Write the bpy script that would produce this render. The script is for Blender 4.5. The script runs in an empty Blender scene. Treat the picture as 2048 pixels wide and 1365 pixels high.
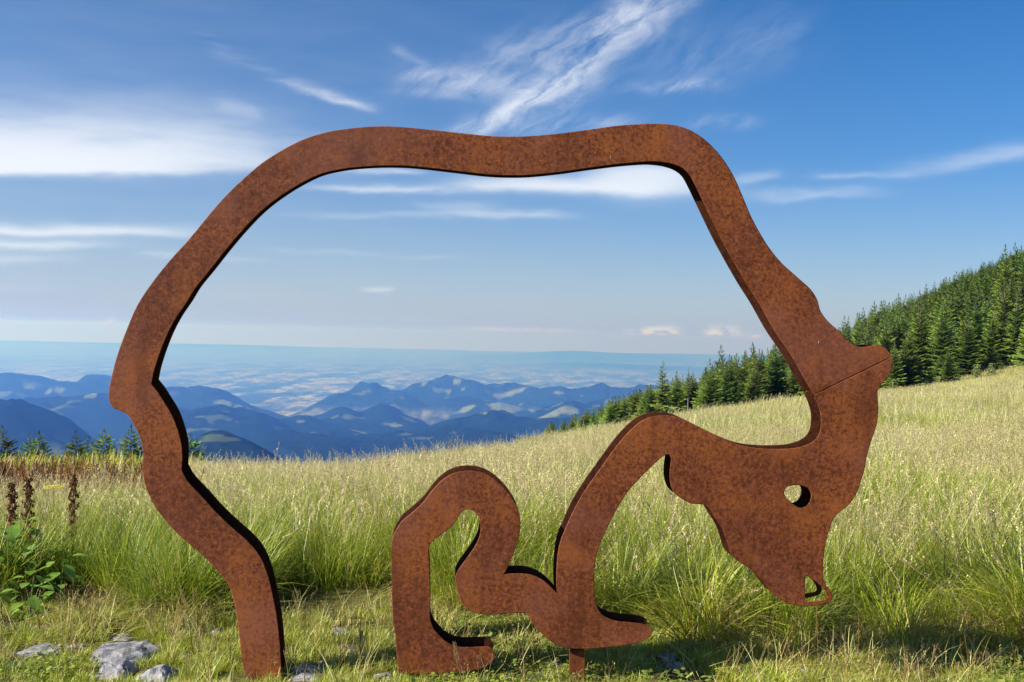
import bpy, math, random
import numpy as np
from mathutils import Vector, Matrix
from mathutils.geometry import tessellate_polygon

# ------------------------------------------------------------------ camera, sky, sun, exposure
S = bpy.context.scene
COL = S.collection
R = math.radians
F = 1991.0            # focal length in photo pixels (35 mm equivalent)
EYE = 1.66
PITCH, ROLL = R(0.417), 0.0227

fwd = Vector((0, math.cos(PITCH), -math.sin(PITCH)))
r0 = Vector((1, 0, 0)); u0 = r0.cross(fwd)
rgt = math.cos(ROLL) * r0 + math.sin(ROLL) * u0
upv = math.cos(ROLL) * u0 - math.sin(ROLL) * r0
CAM = Vector((0, 0, EYE))
cd = bpy.data.cameras.new('camera'); cam = bpy.data.objects.new('camera', cd); COL.objects.link(cam)
m = Matrix((rgt, upv, -fwd)).transposed().to_4x4(); m.translation = CAM
cam.matrix_world = m
cd.sensor_width = 36; cd.lens = F / 2048 * 36
cd.clip_start = 0.05; cd.clip_end = 150000
S.camera = cam

SUN_AZ, SUN_EL = -112.0, 31.0      # azimuth clockwise from +Y
sdir = Vector((math.sin(R(SUN_AZ)) * math.cos(R(SUN_EL)), math.cos(R(SUN_AZ)) * math.cos(R(SUN_EL)), math.sin(R(SUN_EL))))
sl = bpy.data.lights.new('sun', 'SUN'); sl.energy = 5.0; sl.angle = R(0.53); sl.color = (1.0, 0.94, 0.84)
so = bpy.data.objects.new('sun', sl); COL.objects.link(so)
so.rotation_euler = sdir.to_track_quat('Z', 'Y').to_euler(); so.location = (-40, 20, 40)

S.view_settings.view_transform = 'Standard'; S.view_settings.look = 'None'
S.view_settings.gamma = 1.0; S.view_settings.exposure = 0.9
S.view_settings.use_curve_mapping = False
S.render.engine = 'CYCLES'
S.cycles.use_denoising = True
S.cycles.max_bounces = 6; S.cycles.diffuse_bounces = 3; S.cycles.transmission_bounces = 4
S.cycles.volume_bounces = 1

def pix_ray(x, y):
    return (fwd + rgt * ((x - 1024) / F) + upv * (-(y - 682.5) / F)).normalized()
def pix_ae(x, y):
    d = pix_ray(x, y)
    return math.degrees(math.atan2(d.x, d.y)), math.degrees(math.asin(d.z))

W = bpy.data.worlds.new('World'); S.world = W; W.use_nodes = True
wt = W.node_tree; wt.nodes.clear()
class NB:
    """tiny node-building helper"""
    def __init__(s, t): s.t = t
    def n(s, ty, **kw):
        o = s.t.nodes.new(ty)
        for k, v in kw.items(): setattr(o, k, v)
        return o
    def put(s, sock, v):
        if isinstance(v, bpy.types.NodeSocket): s.t.links.new(v, sock)
        else: sock.default_value = v
    def m(s, op, a, b=0.0, c=0.0, clamp=False):
        o = s.n('ShaderNodeMath', operation=op, use_clamp=clamp)
        s.put(o.inputs[0], a); s.put(o.inputs[1], b); s.put(o.inputs[2], c)
        return o.outputs[0]
    def mix(s, f, a, b, blend='MIX'):
        o = s.n('ShaderNodeMix', data_type='RGBA', blend_type=blend)
        s.put(o.inputs[0], f)
        for i, v in ((6, a), (7, b)):
            s.put(o.inputs[i], v if isinstance(v, bpy.types.NodeSocket) else (*v, 1.0))
        return o.outputs[2]
    def noise(s, vec, scale, detail=4.0, rough=0.55, dist=0.0):
        o = s.n('ShaderNodeTexNoise')
        s.put(o.inputs['Vector'], vec); o.inputs['Scale'].default_value = scale
        o.inputs['Detail'].default_value = detail; o.inputs['Roughness'].default_value = rough
        o.inputs['Distortion'].default_value = dist
        return o.outputs['Fac']
    def ramp(s, f, stops):
        o = s.n('ShaderNodeValToRGB'); e = o.color_ramp.elements
        while len(e) < len(stops): e.new(0.5)
        for i, (p, c) in enumerate(stops):
            e[i].position = p; e[i].color = (*c, 1.0) if len(c) == 3 else c
        s.put(o.inputs[0], f); return o.outputs[0]
    def rng(s, v, a, b, c=0.0, d=1.0, smooth=True):
        o = s.n('ShaderNodeMapRange', interpolation_type='SMOOTHSTEP' if smooth else 'LINEAR')
        s.put(o.inputs[0], v)
        for i, q in enumerate((a, b, c, d)): s.put(o.inputs[1 + i], q)
        return o.outputs[0]
    def xyz(s, x, y, z=0.0):
        o = s.n('ShaderNodeCombineXYZ')
        for i, q in enumerate((x, y, z)): s.put(o.inputs[i], q)
        return o.outputs[0]

def build_sky():
    b = NB(wt)
    out = b.n('ShaderNodeOutputWorld'); bg = b.n('ShaderNodeBackground')
    sky = b.n('ShaderNodeTexSky', sky_type='NISHITA', sun_disc=False)
    sky.sun_elevation = R(SUN_EL); sky.sun_rotation = R(SUN_AZ)
    sky.altitude = 1500; sky.air_density = 1.0; sky.dust_density = 0.35; sky.ozone_density = 4.0
    tc = b.n('ShaderNodeTexCoord'); sep = b.n('ShaderNodeSeparateXYZ')
    b.t.links.new(tc.outputs['Generated'], sep.inputs[0])
    X, Y, Z = sep.outputs
    deg = 180 / math.pi
    u_ = b.m('MULTIPLY', b.m('ARCTAN2', X, Y), deg)
    v_ = b.m('MULTIPLY', b.m('ARCSINE', Z), deg)
    # colour of the clear air: stronger blue aloft, milky close to the horizon
    hs = b.n('ShaderNodeHueSaturation'); b.t.links.new(sky.outputs[0], hs.inputs['Color'])
    hs.inputs['Saturation'].default_value = 1.5; hs.inputs['Value'].default_value = 0.95
    blue = b.mix(1.0, hs.outputs[0], (0.98, 0.95, 1.05), 'MULTIPLY')
    milk = b.m('POWER', 2.718, b.m('MULTIPLY', b.m('MAXIMUM', v_, 0.0), -0.125))
    hz = b.mix(b.m('MULTIPLY', milk, 0.97), blue, (3.3, 4.0, 5.0))
    # domain warp for wispy edges
    wv = b.xyz(b.m('MULTIPLY', u_, 0.35), b.m('MULTIPLY', v_, 0.9))
    wn = b.n('ShaderNodeTexNoise'); b.put(wn.inputs['Vector'], wv); wn.inputs['Scale'].default_value = 0.55
    wn.inputs['Detail'].default_value = 5; wn.inputs['Roughness'].default_value = 0.6
    ws = b.n('ShaderNodeSeparateColor'); b.t.links.new(wn.outputs['Color'], ws.inputs[0])
    u = b.m('ADD', u_, b.m('MULTIPLY', b.m('SUBTRACT', ws.outputs[0], 0.5), 2.6))
    v = b.m('ADD', v_, b.m('MULTIPLY', b.m('SUBTRACT', ws.outputs[1], 0.5), 0.9))
    streak = b.noise(b.xyz(b.m('MULTIPLY', u, 0.16), b.m('MULTIPLY', v, 0.95)), 1.0, 6, 0.52)
    # feathery noise that runs along the plume
    ca, sa = math.cos(R(33)), math.sin(R(33))
    pu = b.m('ADD', b.m('MULTIPLY', u, ca), b.m('MULTIPLY', v, sa))
    pv = b.m('SUBTRACT', b.m('MULTIPLY', v, ca), b.m('MULTIPLY', u, sa))
    feather = b.noise(b.xyz(b.m('MULTIPLY', pu, 0.30), b.m('MULTIPLY', pv, 0.95), 3.0), 1.0, 7, 0.60, 0.4)
    puff = b.noise(b.xyz(b.m('MULTIPLY', u_, 1.2), b.m('MULTIPLY', v_, 2.4), 7.0), 1.0, 6, 0.6)
    s_soft = b.rng(streak, 0.18, 0.72); s_mid = b.rng(streak, 0.30, 0.68); f_mid = b.rng(feather, 0.26, 0.74)
    p_mid = b.rng(puff, 0.36, 0.56)
    tex = {'s': s_soft, 'm': s_mid, 'f': f_mid, 'p': p_mid, 'o': b.rng(streak, -0.4, 0.5)}
    # x0,y0,x1,y1 (photo pixels, turned into directions), width above, width below, strength, texture
    strokes = [
        (-700, 322, 470, 333, 88, 10, 1.0, 'o'), (-500, 285, 640, 322, 46, 22, .55, 's'), (-500, 225, 480, 280, 60, 45, .30, 's'),
        (900, 272, 1075, 200, 17, 20, .75, 'f'), (1020, 225, 1180, 110, 30, 52, .85, 'f'), (1130, 130, 1370, -30, 42, 44, .80, 'f'),
        (800, 150, 1060, 178, 24, 20, .62, 'f'), (780, 185, 950, 190, 9, 9, .3, 'f'), (930, 150, 1180, 60, 40, 46, .34, 'f'),
        (640, 377, 1000, 376, 9, 8, .75, 's'), (930, 370, 1400, 376, 22, 14, .85, 'o'), (1180, 345, 1400, 352, 26, 36, .8, 'o'),
        (680, 338, 830, 342, 7, 6, .7, 's'), (1020, 260, 1260, 246, 18, 14, .35, 'f'),
        (575, 168, 735, 216, 11, 7, .62, 'm'), (400, 75, 560, 160, 14, 14, .24, 'm'), (790, 98, 850, 122, 9, 9, .3, 'm'),
        (430, 205, 520, 230, 18, 18, .2, 'm'),
        (-300, 452, 375, 465, 12, 8, .72, 'o'), (-300, 482, 215, 488, 9, 9, .55, 'o'), (-200, 515, 130, 517, 8, 8, .3, 's'),
        (275, 507, 370, 508, 6, 6, .3, 's'), (420, 515, 540, 522, 6, 6, .22, 's'),
        (600, 428, 900, 428, 6, 6, .30, 's'), (880, 424, 1130, 434, 9, 6, .42, 's'), (830, 408, 1000, 412, 8, 8, .2, 's'),
        (1640, 353, 1830, 345, 7, 6, .45, 's'), (1790, 347, 2300, 262, 17, 12, .42, 's'), (1470, 358, 1570, 347, 9, 8, .34, 's'),
        (1485, 393, 1750, 386, 13, 9, .36, 's'), (1250, 180, 1440, 168, 12, 9, .38, 'f'), (1370, 248, 1510, 238, 14, 12, .26, 'f'),
        (1300, 150, 1600, 60, 55, 55, .16, 'f'), (560, 498, 900, 515, 5, 5, .16, 's'),
        (1249, 667, 1300, 667, 7, 4, .95, 'p'), (1290, 665, 1356, 666, 11, 5, 1.0, 'p'), (1412, 669, 1476, 670, 13, 5, .9, 'p'),
        (1478, 674, 1520, 674, 7, 4, .8, 'p'), (930, 658, 1150, 663, 5, 4, .4, 'p'), (725, 580, 780, 581, 4, 4, .45, 'm'),
        (200, 641, 224, 636, 4, 4, .5, 'o'), (-100, 577, 110, 580, 6, 6, .25, 's'),
    ]
    # thin milky veil that thickens towards the left
    dens = b.m('MULTIPLY', b.m('MULTIPLY', b.rng(u_, 24, -34), b.rng(u_, -150, -70)), b.m('ADD', 0.04, b.m('MULTIPLY', streak, 0.14)))
    for (x0, y0, x1, y1, wu, wd, st, tx) in strokes:
        a0, e0 = pix_ae(x0, y0); a1, e1 = pix_ae(x1, y1)
        cu, cv = (a0 + a1) / 2, (e0 + e1) / 2
        L = math.hypot(a1 - a0, e1 - e0) / 2; an = math.atan2(e1 - e0, a1 - a0)
        small = tx == 'p'
        uu, vv = (u_, v_) if small else (u, v)
        du, dv = b.m('SUBTRACT', uu, cu), b.m('SUBTRACT', vv, cv)
        al = b.m('ADD', b.m('MULTIPLY', du, math.cos(an)), b.m('MULTIPLY', dv, math.sin(an)))
        ac = b.m('SUBTRACT', b.m('MULTIPLY', dv, math.cos(an)), b.m('MULTIPLY', du, math.sin(an)))
        p = 0.0287
        A = b.m('POWER', b.m('ABSOLUTE', b.m('DIVIDE', al, L * 1.05)), 4.0)
        q = b.m('MAXIMUM', b.m('DIVIDE', ac, wu * p), b.m('DIVIDE', ac, -wd * p))
        g = b.m('POWER', 2.718, b.m('MULTIPLY', b.m('ADD', A, b.m('MULTIPLY', q, q)), -1.0))
        d = b.m('MULTIPLY', b.m('MULTIPLY', g, st), tex[tx])
        dens = d if dens is None else b.m('SUBTRACT', b.m('ADD', dens, d), b.m('MULTIPLY', dens, d))
    # the same thin cirrus goes on over the rest of the sky
    out_f = b.m('MULTIPLY', b.rng(b.m('ABSOLUTE', u_), 31, 50), b.rng(v_, 4, 14))
    cir = b.m('MULTIPLY', b.m('MULTIPLY', b.rng(b.noise(b.xyz(b.m('MULTIPLY', X, 2.0), b.m('MULTIPLY', Y, 5.0), b.m('MULTIPLY', Z, 6.0)), 1.4, 6, 0.6), 0.45, 0.75), out_f), 0.5)
    dens = b.m('MAXIMUM', dens, cir)
    colr = b.mix(b.m('MULTIPLY', dens, 0.80), hz, (8.6, 8.8, 9.1))
    b.put(bg.inputs[0], colr); bg.inputs[1].default_value = 0.066
    b.t.links.new(bg.outputs[0], out.inputs[0])
build_sky()

# ------------------------------------------------------------------ helpers
def tag(o, label=None, cat=None, group=None, kind=None):
    for k, v in (('label', label), ('category', cat), ('group', group), ('kind', kind)):
        if v: o[k] = v
    return o
def link(o, parent=None):
    COL.objects.link(o)
    if parent: o.parent = parent
    return o
def empty(name, loc):
    o = bpy.data.objects.new(name, None); o.location = loc; o.empty_display_size = 0.1
    return link(o)
def obj(name, verts, faces, mat, parent=None, smooth=False, cols=None, lnk=True):
    me = bpy.data.meshes.new(name)
    me.from_pydata(verts if isinstance(verts, list) else np.asarray(verts).tolist(), [], faces if isinstance(faces, list) else np.asarray(faces).tolist())
    if cols is not None:
        at = me.color_attributes.new('Col', 'FLOAT_COLOR', 'POINT')
        c = np.ones((len(me.vertices), 4), np.float32); c[:, :3] = cols
        at.data.foreach_set('color', c.ravel())
    if smooth: me.polygons.foreach_set('use_smooth', np.ones(len(me.polygons), bool))
    me.materials.append(mat)
    o = bpy.data.objects.new(name, me)
    if lnk: link(o, parent)
    return o

_perm = np.random.RandomState(11).rand(256, 256)
def vnoise(x, y):
    xi = np.floor(x).astype(int); yi = np.floor(y).astype(int); fx = x - xi; fy = y - yi
    fx = fx * fx * (3 - 2 * fx); fy = fy * fy * (3 - 2 * fy)
    g = lambda a, c: _perm[a & 255, c & 255]
    return (g(xi, yi) * (1 - fx) + g(xi + 1, yi) * fx) * (1 - fy) + (g(xi, yi + 1) * (1 - fx) + g(xi + 1, yi + 1) * fx) * fy
def fbm(x, y, o=4):
    s = 0; a = .5; t = 0
    for _ in range(o):
        s = s + a * vnoise(x, y); t += a; x = x * 2.03 + 17.1; y = y * 2.03 + 5.7; a *= .5
    return s / t
def sstep(a, b_, x):
    t = np.clip((x - a) / (b_ - a), 0, 1); return t * t * (3 - 2 * t)

# ------------------------------------------------------------------ materials
def new_mat(name):
    mt = bpy.data.materials.new(name); mt.use_nodes = True; mt.node_tree.nodes.clear()
    b = NB(mt.node_tree); out = b.n('ShaderNodeOutputMaterial')
    return mt, b, out
def mat_leaf(name, transl=0.35, vary=0.25, rough=0.6, gloss=0.04, bright=1.0):
    mt, b, out = new_mat(name)
    at = b.n('ShaderNodeAttribute', attribute_name='Col')
    oi = b.n('ShaderNodeObjectInfo')
    hs = b.n('ShaderNodeHueSaturation'); b.t.links.new(at.outputs['Color'], hs.inputs['Color'])
    b.put(hs.inputs['Hue'], b.rng(oi.outputs['Random'], 0, 1, 0.5 - vary * .05, 0.5 + vary * .05, False))
    b.put(hs.inputs['Value'], b.rng(b.m('FRACT', b.m('MULTIPLY', oi.outputs['Random'], 7.31)), 0, 1, bright * (1 - vary), bright * (1 + vary), False))
    d = b.n('ShaderNodeBsdfDiffuse'); t = b.n('ShaderNodeBsdfTranslucent'); g = b.n('ShaderNodeBsdfGlossy')
    g.inputs['Roughness'].default_value = 0.45
    for s_ in (d, t): b.t.links.new(hs.outputs[0], s_.inputs['Color'])
    mx = b.n('ShaderNodeMixShader'); mx.inputs[0].default_value = transl
    b.t.links.new(d.outputs[0], mx.inputs[1]); b.t.links.new(t.outputs[0], mx.inputs[2])
    m2 = b.n('ShaderNodeMixShader'); m2.inputs[0].default_value = gloss
    b.t.links.new(mx.outputs[0], m2.inputs[1]); b.t.links.new(g.outputs[0], m2.inputs[2])
    b.t.links.new(m2.outputs[0], out.inputs[0])
    return mt
M_GRASS = mat_leaf('grass_blades', 0.42, 0.26)
M_DRY = mat_leaf('dry_stalks', 0.3, 0.2, gloss=0.0)
M_NEEDLE = mat_leaf('spruce_needles', 0.25, 0.45, gloss=0.03)
M_LEAF = mat_leaf('broad_leaves', 0.35, 0.1)

def mat_simple(name, c1, c2, scale, rough=0.8, bump=0.3, bscale=None, spec=0.3):
    mt, b, out = new_mat(name)
    tc = b.n('ShaderNodeTexCoord'); p = b.n('ShaderNodeBsdfPrincipled')
    f = b.noise(tc.outputs['Object'], scale, 6, 0.6)
    b.put(p.inputs['Base Color'], b.mix(b.rng(f, .35, .65), c1, c2))
    p.inputs['Roughness'].default_value = rough; p.inputs['Specular IOR Level'].default_value = spec
    bp = b.n('ShaderNodeBump'); bp.inputs['Strength'].default_value = bump; bp.inputs['Distance'].default_value = 0.02
    b.put(bp.inputs['Height'], b.noise(tc.outputs['Object'], bscale or scale * 2, 8, .65))
    b.t.links.new(bp.outputs[0], p.inputs['Normal']); b.t.links.new(p.outputs[0], out.inputs[0])
    return mt
M_BARK = mat_simple('spruce_bark', (.10, .075, .055), (.20, .17, .14), 6, .9)
M_DOCK = mat_simple('dock_seeds', (.11, .046, .02), (.26, .115, .045), 60, .9)
M_STEM = mat_simple('dry_stem', (.20, .12, .05), (.32, .22, .10), 30, .8)

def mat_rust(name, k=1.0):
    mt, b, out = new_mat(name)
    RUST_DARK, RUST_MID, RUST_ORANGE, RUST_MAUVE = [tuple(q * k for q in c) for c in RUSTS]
    tc = b.n('ShaderNodeTexCoord'); P = tc.outputs['Object']
    p = b.n('ShaderNodeBsdfPrincipled')
    big = b.noise(P, 2.2, 4, .55, .3); mid = b.noise(P, 36, 6, .68, .4); fine = b.noise(P, 58, 5, .74, .4); speck = b.noise(P, 130, 4, .7)
    mp = b.n('ShaderNodeMapping'); mp.inputs['Scale'].default_value = (15, 15, 0.9); b.put(mp.inputs[0], P)
    run = b.noise(mp.outputs[0], 1.6, 5, .6)
    base = b.mix(b.rng(mid, .36, .64), RUST_DARK, RUST_MID)
    f1 = b.m('ADD', b.m('MULTIPLY', fine, .65), b.m('MULTIPLY', big, .35))
    base = b.mix(b.m('MULTIPLY', b.rng(f1, .45, .60), .9), base, RUST_ORANGE)
    base = b.mix(b.m('MULTIPLY', b.rng(run, .52, .72), .42), base, RUST_DARK)
    base = b.mix(b.m('MULTIPLY', b.rng(b.m('ADD', b.m('MULTIPLY', mid, .6), b.m('MULTIPLY', speck, .4)), .50, .64), .55), base, RUST_MAUVE)
    base = b.mix(b.m('MULTIPLY', b.rng(speck, .52, .64), .65), base, RUST_DARK)
    # broad soft stains: bleached pinkish sheets, orange blooms, dark washes
    st1 = b.noise(P, 1.7, 5, .55, .2); st2 = b.noise(P, 4.2, 5, .6, .3); mq = b.n('ShaderNodeMapping'); mq.inputs['Scale'].default_value = (5, 5, 1.3); b.put(mq.inputs[0], P)
    st3 = b.noise(mq.outputs[0], 1.0, 5, .6, .2)
    base = b.mix(b.m('MULTIPLY', b.rng(st1, .47, .62), .36), base, RUST_MAUVE)
    base = b.mix(b.m('MULTIPLY', b.rng(st2, .53, .68), .42), base, RUST_ORANGE)
    base = b.mix(b.m('MULTIPLY', b.rng(st3, .53, .70), .50), base, RUST_DARK)
    b.put(p.inputs['Base Color'], base)
    b.put(p.inputs['Roughness'], b.rng(mid, .3, .7, .5, .78))
    p.inputs['Specular IOR Level'].default_value = 0.18
    bp = b.n('ShaderNodeBump'); bp.inputs['Strength'].default_value = 0.35; bp.inputs['Distance'].default_value = 0.002
    b.put(bp.inputs['Height'], b.m('ADD', b.m('MULTIPLY', fine, .6), b.m('MULTIPLY', speck, .4)))
    b.t.links.new(bp.outputs[0], p.inputs['Normal']); b.t.links.new(p.outputs[0], out.inputs[0])
    return mt
RUSTS = (.070, .0185, .0080), (.155, .0405, .0155), (.270, .080, .0175), (.205, .074, .050)
M_RUST = mat_rust('weathering_steel')
M_RUST_SHADED = mat_rust('shaded_steel', .36)   # darker rust copy: shade between the plates painted into rear plates and web

def mat_rock():
    mt, b, out = new_mat('limestone')
    tc = b.n('ShaderNodeTexCoord'); P = tc.outputs['Object']; p = b.n('ShaderNodeBsdfPrincipled')
    n1 = b.noise(P, 9, 7, .65, .4); n2 = b.noise(P, 38, 6, .7)
    c = b.ramp(n1, [(.32, (.08, .075, .07)), (.46, (.22, .215, .22)), (.60, (.41, .40, .40))])
    c = b.mix(b.m('MULTIPLY', b.rng(n2, .58, .68), .7), c, (.09, .085, .075))
    c = b.mix(b.m('MULTIPLY', b.rng(b.noise(P, 5, 4, .5), .60, .72), .55), c, (.30, .24, .13))
    b.put(p.inputs['Base Color'], c); p.inputs['Roughness'].default_value = .85; p.inputs['Specular IOR Level'].default_value = .25
    bp = b.n('ShaderNodeBump'); bp.inputs['Strength'].default_value = .8; bp.inputs['Distance'].default_value = .012
    b.put(bp.inputs['Height'], b.m('ADD', n1, b.m('MULTIPLY', n2, .5)))
    b.t.links.new(bp.outputs[0], p.inputs['Normal']); b.t.links.new(p.outputs[0], out.inputs[0])
    return mt
M_ROCK = mat_rock()

def mat_ground():
    mt, b, out = new_mat('meadow_soil')
    geo = b.n('ShaderNodeNewGeometry'); P = geo.outputs['Position']; d = b.n('ShaderNodeBsdfDiffuse')
    ln = b.n('ShaderNodeVectorMath', operation='LENGTH'); b.put(ln.inputs[0], P)
    n1 = b.noise(P, 1.3, 6, .6); n2 = b.noise(P, 22, 6, .7)
    soil = b.mix(b.rng(n2, .35, .65), (.07, .055, .025), (.15, .17, .035))
    thatch = b.mix(b.rng(n1, .4, .6), (.20, .17, .075), (.11, .13, .035))
    forest = b.mix(b.rng(n1, .4, .6), (.03, .035, .012), (.06, .06, .025))
    c = b.mix(b.rng(ln.outputs['Value'], 9, 16), soil, thatch)
    c = b.mix(b.rng(ln.outputs['Value'], 150, 165), c, forest)
    b.put(d.inputs[0], c); b.t.links.new(d.outputs[0], out.inputs[0])
    return mt
M_GROUND = mat_ground()

# ------------------------------------------------------------------ terrain
SEA = -1150.0
AZK = [-180, -130, -90, -45, -24, -10.6, 2.2, 7, 13.4, 18.2, 22.5, 27.2, 35, 45, 80, 130, 180]
CRS = [-.0, -.0, .08, .125, .129, .128, .0995, .087, .067, .054, .040, .0236, -.005, -.03, -.05, .0, .0]     # crest slope seen from the eye
CRR = [30, 30, 30, 30, 30, 30, 45, 75, 110, 120, 125, 130, 135, 140, 140, 60, 30]
Z200 = [4, 0, -20, -40, -40, -40, -30, -20, -13, -4, 4.5, 13.5, 24, 30, 30, 10, 4]
Z400 = [8, 0, -70, -130, -130, -130, -112, -95, -62, -22, 6, 31, 58, 70, 66, 20, 8]
GAZ = np.arange(-180, 180.01, 0.5)
def _col(t):
    v = np.interp(GAZ, AZK, t); k = np.ones(7) / 7
    return np.convolve(np.concatenate([v[-7:-1], v, v[1:7]]), k, 'same')[6:-6]
crs, crr, z2, z4 = _col(CRS), _col(CRR), _col(Z200), _col(Z400)
zc = EYE - crs * crr - np.interp(GAZ, [-45, -24, -16, -10.6, 2.2, 7, 13.4, 18], [.55, .55, .85, 1.05, 1.0, .8, .45, .40])
zc = np.where(np.abs(GAZ) > 100, np.interp(np.abs(GAZ), [100, 130, 180], [-1, 0, .3]), zc)
GR = np.concatenate([np.arange(0, 60, .5), np.arange(60, 401, 2.0)])
GZ = np.zeros((len(GAZ), len(GR)))
for i in range(len(GAZ)):
    kr = np.array([0, 6.2, crr[i], 205, 405]); kz = np.array([0, 0, zc[i], z2[i], z4[i]])
    h = np.diff(kr); dl = np.diff(kz) / h
    mm = np.zeros(5); mm[0] = 0; mm[-1] = dl[-1]
    mm[1] = dl[1] * .6
    for j in (2, 3): mm[j] = (dl[j - 1] * h[j] + dl[j] * h[j - 1]) / (h[j - 1] + h[j])
    mm[2] = dl[1] * .75 + mm[2] * .25
    idx = np.clip(np.searchsorted(kr, GR, 'right') - 1, 0, 3)
    t = (GR - kr[idx]) / h[idx]
    GZ[i] = (kz[idx] * (1 + 2 * t) * (1 - t) ** 2 + mm[idx] * h[idx] * t * (1 - t) ** 2 + kz[idx + 1] * t * t * (3 - 2 * t) + mm[idx + 1] * h[idx] * t * t * (t - 1))
    GZ[i][GR < 6.2] = 0
def near_z(x, y):
    x = np.asarray(x, float); y = np.asarray(y, float)
    r = np.clip(np.hypot(x, y), 0, 399.9); a = np.degrees(np.arctan2(x, y))
    ai = (a + 180) / .5; a0 = np.clip(np.floor(ai).astype(int), 0, len(GAZ) - 2); fa = ai - a0
    ri = np.clip(np.searchsorted(GR, r, 'right') - 1, 0, len(GR) - 2); fr = (r - GR[ri]) / (GR[ri + 1] - GR[ri])
    z = (GZ[a0, ri] * (1 - fa) + GZ[a0 + 1, ri] * fa) * (1 - fr) + (GZ[a0, ri + 1] * (1 - fa) + GZ[a0 + 1, ri + 1] * fa) * fr
    z = z + (fbm(x * .9 + 40, y * .9 + 40, 3) - .5) * .10 * sstep(4.5, 8, r) + (fbm(x * .12 + 9, y * .12 + 3, 3) - .5) * .7 * sstep(9, 30, r)
    z = z + (fbm(x * 3 + 4, y * 3, 3) - .5) * .05
    return z
def nz(x, y): return float(near_z(np.array([x]), np.array([y]))[0])

HOR = lambda x: 668 + (x - 1024) * .0227
# photo peak (x, y), distance km, half width in photo pixels
HILLS = [
    (20, 745, 12, 62), (190, 750, 12.2, 48), (-160, 750, 12, 80), (330, 778, 10.5, 55), (420, 785, 10.2, 50), (500, 815, 10, 42), (560, 838, 9.6, 34),
    (-60, 800, 5, 80), (60, 830, 4.8, 55), (140, 868, 4.6, 40), (240, 803, 8, 110), (120, 800, 8, 90),
    (440, 815, 7, 55), (370, 824, 7, 50), (520, 832, 7, 36), (600, 832, 7.6, 32), (650, 850, 7.2, 40),
    (430, 860, 2.9, 46), (350, 880, 2.8, 60), (490, 890, 2.8, 42), (550, 915, 2.7, 50),
    (742, 762, 12, 30), (700, 785, 11.8, 34), (800, 790, 11.6, 30), (660, 812, 11.4, 34),
    (692, 816, 8.5, 26), (765, 808, 8.6, 30), (640, 838, 8.3, 22), (820, 838, 8.3, 26), (735, 845, 8.0, 60),
    (890, 757, 13.5, 42), (840, 772, 13.2, 34), (945, 768, 13.3, 34), (1010, 765, 13.6, 38), (1065, 775, 13.2, 34), (930, 795, 11.5, 42), (1000, 800, 11, 40),
    (1110, 778, 12.6, 36), (1200, 772, 12.8, 44), (1290, 770, 13, 44), (1380, 772, 13, 50), (1500, 770, 13, 90), (1700, 775, 13, 150),
    (1000, 824, 6.5, 46), (910, 846, 6.3, 40), (1085, 838, 6.3, 52), (840, 866, 6, 44), (1170, 838, 6.4, 60), (1300, 835, 6.4, 90),
    (1160, 803, 9, 60), (1250, 800, 9, 60), (760, 872, 5.6, 90), (640, 882, 5.2, 60), (960, 860, 5.2, 70), (560, 872, 5.4, 50),
]
FAR = [(-200, 683, 52, 200), (0, 683, 52, 150), (150, 686, 52, 120), (430, 690, 50, 110), (300, 688, 51, 90), (600, 695, 51, 100), (760, 699, 52, 110), (900, 703, 52, 90), (1030, 706, 54, 80),
       (1150, 703, 46, 55), (1230, 708, 46, 70), (1000, 712, 44, 60), (1310, 712, 50, 90), (1450, 714, 52, 120), (1700, 716, 52, 200), (2100, 722, 52, 300), (1200, 727, 36, 70), (1320, 733, 35, 90), (1100, 735, 35, 50)]
HP = []
for (px, py, d, s_) in HILLS + FAR:
    a = math.atan((px - 1024) / F); fwd_d = d * 1000 * math.cos(a)
    zt = EYE - (py - HOR(px)) / F * fwd_d
    HP.append((d * 1000 * math.sin(a), fwd_d, zt, s_ / F * d * 1000, d))
def far_base(r):
    return np.interp(r, [0, 400, 1500, 3000, 5000, 8000, 12000, 15500, 22000, 42000, 49000, 80000], [-150, -200, -430, -560, -690, -850, -1030, -1125, SEA, SEA, -1020, -1000])
def far_z(x, y):
    r = np.hypot(x, y); base = far_base(r); acc = np.zeros_like(r)
    for (hx, hy, hz, s_, d) in HP:
        a = math.atan2(hx, hy); ca, sa = math.cos(a), math.sin(a)
        dx, dy = x - hx, y - hy
        ac = dx * ca - dy * sa; al = dx * sa + dy * ca
        sl_ = max(s_ * 1.15, 260.0 if d < 4 else 480.0) if d < 20 else 2600.0
        b0 = float(far_base(np.array([math.hypot(hx, hy)]))[0])
        q = (ac / (s_ * 2.15)) ** 2 + (al / (sl_ * 1.9)) ** 2
        hgt = max(hz - b0, 0) * np.exp(-q)
        acc = acc + hgt ** 5
    hh = acc ** .2
    k = np.clip(hh / 300, 0, 1)
    rd = 1 - np.abs(2 * fbm(x / 800 + 3 + (fbm(x / 500, y / 500, 2) - .5), y / 800 + 8, 4) - 1) * 2.2
    n = (rd - .55) * 75 * k * sstep(1500, 4500, r) + (fbm(x / 420 + 5, y / 420, 4) - .5) * 100 * k * sstep(900, 2500, r) + (fbm(x / 110, y / 110, 3) - .5) * 34 * k
    n = n * (1 - sstep(15000, 24000, r)) + (fbm(x / 4200, y / 4200, 2) - .5) * 60 * sstep(18000, 30000, r)
    zf = base + hh + n
    w = sstep(400, 1500, r)
    zn = near_z(x * np.minimum(1, 399 / r), y * np.minimum(1, 399 / r))
    return zn * (1 - w) + zf * w

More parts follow.
